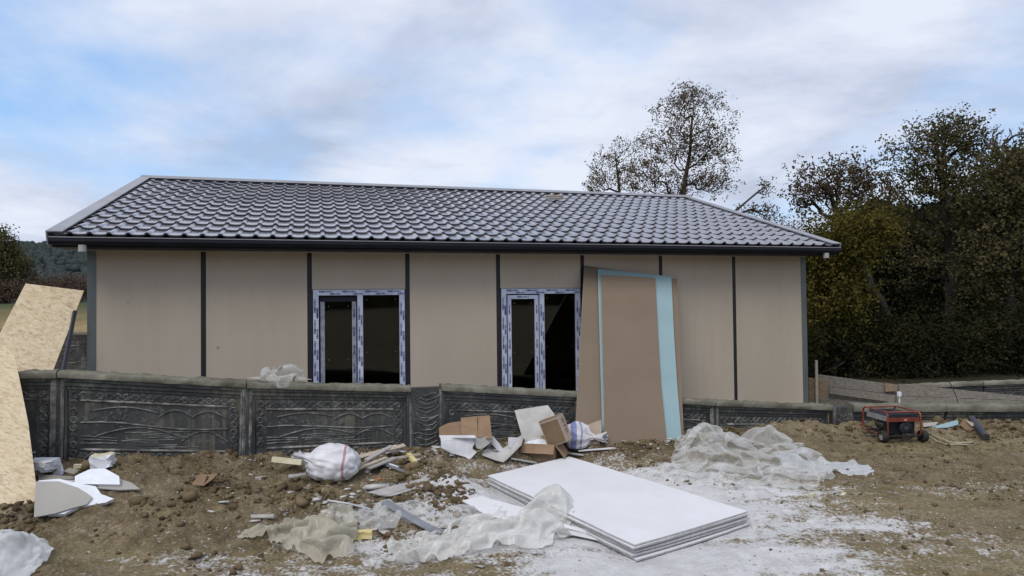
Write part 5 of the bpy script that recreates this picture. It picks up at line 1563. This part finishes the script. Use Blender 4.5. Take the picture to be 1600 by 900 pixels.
def upsample(A, k):
    n, m = A.shape[:2]
    def ax(a, k):
        n = a.shape[0]; t_ = np.linspace(0, n - 1, (n - 1) * k + 1); i = np.clip(np.floor(t_).astype(int), 0, n - 2); f = (t_ - i)[:, None, None]
        p0, p1, p2, p3 = a[np.clip(i - 1, 0, n - 1)], a[i], a[i + 1], a[np.clip(i + 2, 0, n - 1)]
        return .5 * (2 * p1 + (p2 - p0) * f + (2 * p0 - 5 * p1 + 4 * p2 - p3) * f ** 2 + (3 * p1 - p0 - 3 * p2 + p3) * f ** 3)
    return ax(ax(A, k).transpose(1, 0, 2), k).transpose(1, 0, 2)
def drape(name, label, front, right, back, left, n, m, slack, bumps, mat, seed, iters=0, floor=None, amp=.09, fine=.09, world=False, K=4, along=.8):
    """outline sides in order: front left>right, right front>back, back left>right, left front>back"""
    rg = np.random.default_rng(seed)
    n, m = n // K, m // K
    cv = (lambda L: [(p[0], p[1]) for p in L]) if world else (lambda L: [tuple(onG(px, py))[:2] for px, py in L])
    Fr, Bk, Lf, Rt = poly(cv(front), n), poly(cv(back), n), poly(cv(left), m), poly(cv(right), m)
    u = np.linspace(0, 1, n)[:, None, None]; v = np.linspace(0, 1, m)[None, :, None]
    X0 = (1 - v) * Fr[:, None] + v * Bk[:, None] + (1 - u) * Lf[None] + u * Rt[None] - ((1 - u) * (1 - v) * Fr[0] + u * (1 - v) * Fr[-1] + (1 - u) * v * Bk[0] + u * v * Bk[-1])
    bumpw = [(tuple(onG(px, py))[:2], r, h) for px, py, r, h in bumps] if not world else bumps
    def fl(X, Y):
        z = floor(X, Y) if floor else ground_z(X, Y)
        for c, r, h in bumpw: z = z + h * np.exp(-((X - c[0]) ** 2 + (Y - c[1]) ** 2) / r ** 2)
        return z
    gi, gj = np.meshgrid(np.arange(n), np.arange(m), indexing='ij')
    F0 = fl(X0[..., 0], X0[..., 1])
    nz = fbm(gi * .9 / K * (.25 + .75 * along) + seed, gj * 1.1 / K, 3, seed)
    P = np.concatenate([X0, (F0 + .01 + amp * np.abs(nz - .5) * 2)[..., None]], 2)
    P[..., :2] += rg.normal(0, .012, (n, m, 2))
    bound = np.zeros((n, m, 1)); bound[0] = bound[-1] = 1; bound[:, 0] = bound[:, -1] = 1
    sl = 1 + slack * (.4 + 1.2 * fbm(gi * .5 / K + 5, gj * .5 / K + seed, 2, seed + 3))
    P = settle(P, X0, sl, fl, 160, .0008, .004, bound * .5, .7, np.concatenate([X0, F0[..., None]], 2), along)
    P = upsample(P, K); X1 = P[..., :2].copy(); N, Mm = P.shape[:2]
    gi, gj = np.meshgrid(np.arange(N), np.arange(Mm), indexing='ij')
    base = P.copy()
    P[..., 2] += .016 * np.abs(fbm(gi * .22 + seed, gj * .22, 3, seed + 9) - .5) * 2
    bound = np.zeros((N, Mm, 1)); bound[0] = bound[-1] = 1; bound[:, 0] = bound[:, -1] = 1
    P = settle(P, X1, 1 + fine * (.3 + 1.4 * fbm(gi * .09, gj * .09 + seed, 2, seed + 4)), fl, 70, .0001, .01, bound * .3, .82, base)
    Q = P.copy()
    Q[1:-1, 1:-1] = .6 * P[1:-1, 1:-1] + .1 * (P[:-2, 1:-1] + P[2:, 1:-1] + P[1:-1, :-2] + P[1:-1, 2:])
    P = Q
    f = fl(P[..., 0], P[..., 1]); P[..., 2] = np.maximum(P[..., 2], f + .005)
    V = P.reshape(-1, 3); c = np.array([V[:, 0].mean(), V[:, 1].mean(), V[:, 2].min()])
    me = np_mesh(name, V - c, grid_faces(N, Mm), mat, True)
    o = D.objects.new(name, me); COL.objects.link(o); o.location = c
    props(o, label, 'plastic sheet'); return reg(o, Matrix.Translation(Vector(c)))
drape('plastic_sheet', 'big heap of crumpled clear film at the foot of the right wall',
      [(1012, 742), (1080, 751), (1150, 757), (1210, 760), (1264, 766)], [(1264, 766), (1300, 742), (1262, 712), (1235, 694)], [(1056, 700), (1090, 690), (1150, 692), (1235, 694)], [(1012, 742), (1050, 728), (1056, 700)],
      108, 80, .27, [(1105, 704, .30, .20), (1200, 702, .22, .20), (1150, 722, .35, .13), (1240, 722, .25, .08), (1090, 726, .2, .06)], 'film_clear', 3, 300, amp=.12)
drape('plastic_sheet', 'tail of pale film stretching right from the big film heap',
      [(1225, 738), (1290, 738), (1352, 741)], [(1352, 741), (1362, 735), (1356, 728)], [(1225, 716), (1290, 722), (1356, 728)], [(1225, 738), (1220, 726), (1225, 716)],
      48, 20, .14, [(1240, 728, .15, .08)], 'film_white', 5, 200, amp=.05)
drape('plastic_sheet', 'large milky film sheet crumpled left of the white stack',
      [(596, 852), (625, 888), (660, 882), (720, 872), (790, 864), (850, 860), (886, 846)], [(888, 842), (905, 815), (886, 790)], [(650, 842), (700, 824), (745, 806), (820, 800), (886, 786)], [(598, 852), (615, 842), (640, 842)],
      112, 60, .24, [(868, 812, .20, .21), (835, 835, .2, .11), (760, 848, .3, .06)], 'film_milky', 7, 300, amp=.12)
drape('plastic_sheet', 'muddy tarpaulin film bunched on bare clay at centre left',
      [(374, 840), (420, 846), (470, 868), (500, 878), (550, 866)], [(550, 866), (556, 830), (548, 797)], [(400, 824), (450, 816), (500, 806), (548, 797)], [(374, 840), (385, 830), (400, 824)],
      80, 52, .24, [(500, 850, .2, .10), (450, 835, .25, .05)], 'film_muddy', 9, 300, amp=.10)
drape('plastic_sheet', 'thin clear film scrap behind the muddy tarpaulin',
      [(530, 820), (575, 832), (620, 815), (690, 812)], [(690, 812), (680, 800), (655, 788)], [(518, 790), (560, 792), (610, 787), (655, 788)], [(530, 820), (515, 805), (518, 790)],
      60, 36, .14, [(580, 806, .2, .05), (650, 796, .15, .05)], 'film_clear', 11, 220, amp=.07)
drape('plastic_sheet', 'crinkled clear film between the white scrap and the milky sheet',
      [(682, 822), (730, 830), (790, 822)], [(790, 822), (800, 812), (792, 803)], [(684, 800), (735, 796), (792, 803)], [(682, 822), (676, 810), (684, 800)],
      44, 24, .2, [(715, 808, .15, .06)], 'film_clear', 13, 220, amp=.06)
drape('plastic_sheet', 'white plastic bag lying at the lower left corner',
      [(-90, 912), (0, 910), (45, 903), (70, 885)], [(70, 885), (82, 868), (74, 858)], [(-90, 838), (-20, 834), (30, 842), (74, 858)], [(-90, 912), (-110, 870), (-90, 838)],
      60, 40, .08, [(20, 872, .28, .13), (-60, 870, .3, .13)], 'film_white', 15, 260, amp=.05)
# film lying over the garden wall top
a_ = wp(388, 600); b_ = wp(484, 603)
def wallfloor(X, Y):
    s = (X - WP.x) * WN.x + (Y - WP.y) * WN.y
    tz = a_.z + (b_.z - a_.z) * np.clip((X - a_.x) / (b_.x - a_.x), -.5, 1.5)
    return np.where((s > -.085), tz + .065, tz - .02) - np.where(s > .12, .35, 0)
def wl_(px, s):
    q = wp(px, 600); return (q.x + WN.x * s, q.y + WN.y * s)
drape('plastic_sheet', 'scrap of clear film snagged on the garden wall top', [wl_(388, -.02), wl_(410, -.07), wl_(432, -.10), wl_(440, -.15), wl_(450, -.10), wl_(470, -.06), wl_(484, .0)], [wl_(484, .0), wl_(485, .03), wl_(482, .06)], [wl_(392, .03), wl_(412, .10), wl_(440, .13), wl_(465, .12), wl_(482, .06)], [wl_(388, -.02), wl_(388, .0), wl_(392, .03)],
      54, 27, .22, [(wl_(418, .03), .05, .10), (wl_(455, .03), .12, .035)], 'film_clear', 17, 240, floor=wallfloor, amp=.06, world=True)
P = [onG(px, py, l) for px, py, l in ((600, 783, .06), (622, 796, .05), (648, 812, .04), (672, 825, .02), (690, 832, .02))]
mb = MB()
for p, q in zip(P[:-1], P[1:]):
    pass
s_ = Vector((.02, .03, .01))
mb.add([q for p in P for q in (p - s_, p + s_)], [(2 * i, 2 * i + 2, 2 * i + 3, 2 * i + 1) for i in range(4)]); mb.add([q - Vector((0, 0, .004)) for p in P for q in (p - s_, p + s_)], [(2 * i + 1, 2 * i + 3, 2 * i + 2, 2 * i) for i in range(4)])
mb.solo('edge_trim', 'galv', P[2], 'pale metal edge trim slanting across the thin film scrap', 'trim')
P = [onG(px, py, .03) for px, py in ((512, 782), (545, 787), (580, 796))]
mb = MB(); mb.tube(P, .012, 5); mb.solo('edge_trim', 'galv', P[1], 'short blue grey trim behind the muddy tarpaulin', 'trim')

# ------------------------------------------------------------------ generator
gp_ = onG(1410, 693)
gen = thing('generator', 'red framed portable generator on two wheels by the wall', 'generator', M=Matrix.Translation(gp_ + Vector((.02, .28, .01))) @ Matrix.Rotation(.06, 4, 'Z') @ Matrix.Diagonal((.95, .9, .80, 1)))
def gpart(nm, mat, fn, par=gen, smooth=False):
    mb = MB(); fn(mb); return mb.part(nm, mat, par, False, smooth)
gw_, gl_, gh_ = .215, .30, .47          # half width, half length, height
def ring(y):
    r = .05; pts = []
    for cx, cz, a0 in ((gw_ - r, gh_ - r, 0), (-gw_ + r, gh_ - r, 90), (-gw_ + r, .09 + r, 180), (gw_ - r, .09 + r, 270)):
        for k in range(5):
            a = math.radians(a0 + k * 22.5); pts.append((cx + r * math.cos(a), y, cz + r * math.sin(a)))
    return pts + [pts[0]]
def side_loop(x):
    r = .07; pts = []
    for cy, cz, a0 in ((gl_ - r, gh_ - r, 0), (-gl_ + r, gh_ - r, 90), (-gl_ + r, .09 + r, 180), (gl_ - r, .09 + r, 270)):
        for k in range(5):
            a = math.radians(a0 + k * 22.5); pts.append((x, cy + r * math.cos(a), cz + r * math.sin(a)))
    return pts + [pts[0]]
gpart('side_frame', 'gen_red', lambda m: m.tube(side_loop(-gw_ - .012), .012, 8, False), smooth=True)
gpart('side_frame', 'gen_red', lambda m: m.tube(side_loop(gw_ + .012), .012, 8, False), smooth=True)
for y_ in (gl_ - .05, -gl_ + .05):
    for z_ in (gh_ + .0, .095):
        gpart('cross_bar', 'gen_red' if z_ > .3 else 'gen_black', lambda m, y_=y_, z_=z_: m.tube([(-gw_ - .012, y_, z_), (gw_ + .012, y_, z_)], .013, 8))
def tank(m):
    prof = [(-gw_ + .01, .335), (gw_ - .01, .335), (gw_ - .01, .40), (gw_ - .05, .435), (-gw_ + .05, .435), (-gw_ + .01, .40)]
    m.prism([Vector((x_, -gl_ + .03, z_)) for x_, z_ in prof], (0, 2 * gl_ - .10, 0))
mb = MB(); tank(mb); tk_ = mb.part('fuel_tank', 'gen_navy', gen, recalc=True)
gpart('fuel_cap', 'gen_black', lambda m: m.tube([(.02, .06, .434), (.02, .06, .456)], .035, 14), tk_)
gpart('front_band', 'gen_red', lambda m: m.box((-gw_ + .004, -gl_ + .005, .325), (gw_ - .004, -gl_ + .029, .385)))
gpart('badge', 'gen_grey', lambda m: m.box((.0, -gl_ + .001, .34), (.035, -gl_ + .004, .366)))
gpart('side_panel', 'gen_grey', lambda m: m.box((-gw_ - .004, -gl_ + .04, .325), (-gw_ + .009, gl_ - .08, .405)))
def engine(m):
    m.box((-.19, -gl_ + .09, .12), (.195, .02, .325))
    for k in range(9): m.box((-.15, -gl_ + .075, .14 + k * .02), (-.02, -gl_ + .20, .147 + k * .02))
en = gpart('engine', 'gen_black', engine)
gpart('recoil_starter', 'gen_navy', lambda m: m.tube([(.05, -gl_ + .091, .22), (.05, -gl_ + .05, .22), (.05, -gl_ + .04, .22)], [.095, .09, .06], 20), en)
gpart('starter_grip', 'gen_metal', lambda m: m.tube([(.05, -gl_ + .042, .22), (.05, -gl_ + .03, .22)], .03, 10), en)
gpart('muffler', 'gen_metal', lambda m: m.tube([(-.16, -gl_ + .15, .25), (-.16, .02, .25)], .05, 12))
gpart('alternator', 'gen_metal', lambda m: m.tube([(0, .03, .21), (0, .24, .21)], .10, 16))
gpart('air_filter', 'gen_black', lambda m: m.box((.155, -gl_ + .1, .2), (.205, -.05, .31)))
gpart('skid_bar', 'gen_black', lambda m: m.tube([(-gw_, -gl_ + .02, .10), (gw_, -gl_ + .02, .10)], .014, 8))
gpart('strut', 'gen_metal', lambda m: m.tube([(-gw_ + .01, .02, .11), (-gw_ + .01, -.12, .22)], .008, 6))
gpart('handle', 'gen_metal', lambda m: m.tube([(-gw_ - .30, gl_ - .42, .085), (-gw_ + .04, gl_ - .44, .10)], .011, 6))
gpart('axle', 'gen_metal', lambda m: m.tube([(-gw_ - .06, -gl_ + .06, .085), (gw_ + .09, -gl_ + .06, .085)], .012, 8))
def lathe(m, prof, cx, cy, cz, seg=24):
    k = len(m.v); n = len(prof)
    for j in range(seg):
        a = 2 * math.pi * j / seg
        for x_, r in prof: m.v.append((cx + x_, cy + r * math.cos(a), cz + r * math.sin(a)))
    for j in range(seg):
        j2 = (j + 1) % seg
        for i in range(n - 1): m.f.append((k + j * n + i, k + j2 * n + i, k + j2 * n + i + 1, k + j * n + i + 1)); m.m.append(m.cur)
for sx in (-1, 1):
    wc = (sx * (gw_ + .045) + (.03 if sx > 0 else -.0), -gl_ + .06, .085)
    wh = thing_part('wheel', gen)
    gpart('tyre', 'rubber', lambda m: lathe(m, [(-.032, .055), (-.036, .075), (-.028, .09), (0, .095), (.028, .09), (.036, .075), (.032, .055), (-.032, .055)], *wc), wh, True)
    gpart('rim', 'gen_grey', lambda m: lathe(m, [(-.022, .058), (-.026, .045), (-.012, .028), (-.026, .014), (-.028, .0)] if sx < 0 else [(.022, .058), (.026, .045), (.012, .028), (.026, .014), (.028, .0)], *wc), wh)
# things around the generator
mb = MB(); A, B = onG(1518, 654, .06), onG(1541, 683, .03); mb.tube([A, B], .045, 10); mb.solo('pipe', 'pipe_dark', B, 'dark plastic pipe end lying against the right wall', 'pipe', smooth=False)
slab('board_scrap', [(1455, 667), (1496, 656), (1498, 663), (1480, 668), (1457, 669)], gpl((1455, 668, .02), (1498, 664, .02), (1490, 656, .05)), .012, 'board_teal', 'light blue board offcut right of the generator', 'scrap')
slab('board_scrap', [(1442, 661), (1466, 659), (1462, 665), (1443, 667)], gpl((1442, 667, .03), (1462, 666, .03), (1450, 659, .06)), .012, ['board_grey', 'gen_navy'], 'grey board offcut between generator and light blue offcut', 'scrap')
cb = thing('cardboard_piece', 'crumpled brown cardboard beside the dark pipe end', 'cardboard', onG(1512, 671))
for pts, pl, mt in (([(1499, 663), (1507, 655), (1524, 665), (1522, 671), (1509, 672)], gpl((1499, 668, .0), (1522, 672, .0), (1508, 656, .10)), 'cardboard'), ([(1508, 656), (1520, 660), (1525, 666), (1518, 666)], gpl((1508, 660, .08), (1524, 666, .06), (1520, 660, .10)), 'wood_pale')):
    P_ = flat(pts, pl); mb = MB(); mb.prism(P_, -pl[1] * .006); mb.part('flap', mt, cb, True, recalc=True)
for k, (pts, lab) in enumerate((((( 1450, 675), (1465, 683), (1482, 690), (1500, 692), (1520, 691)), 'pale cable trailing right from the generator wheel'), (((1449, 680), (1462, 688), (1478, 694), (1500, 694), (1512, 695)), 'second pale cable on the ground nearer the viewer'))):
    mb = MB(); mb.tube([onG(px, py, .022) for px, py in pts], .008, 5); mb.solo('cable', 'cable_pale', onG(*pts[2]), lab, 'cable', smooth=True)
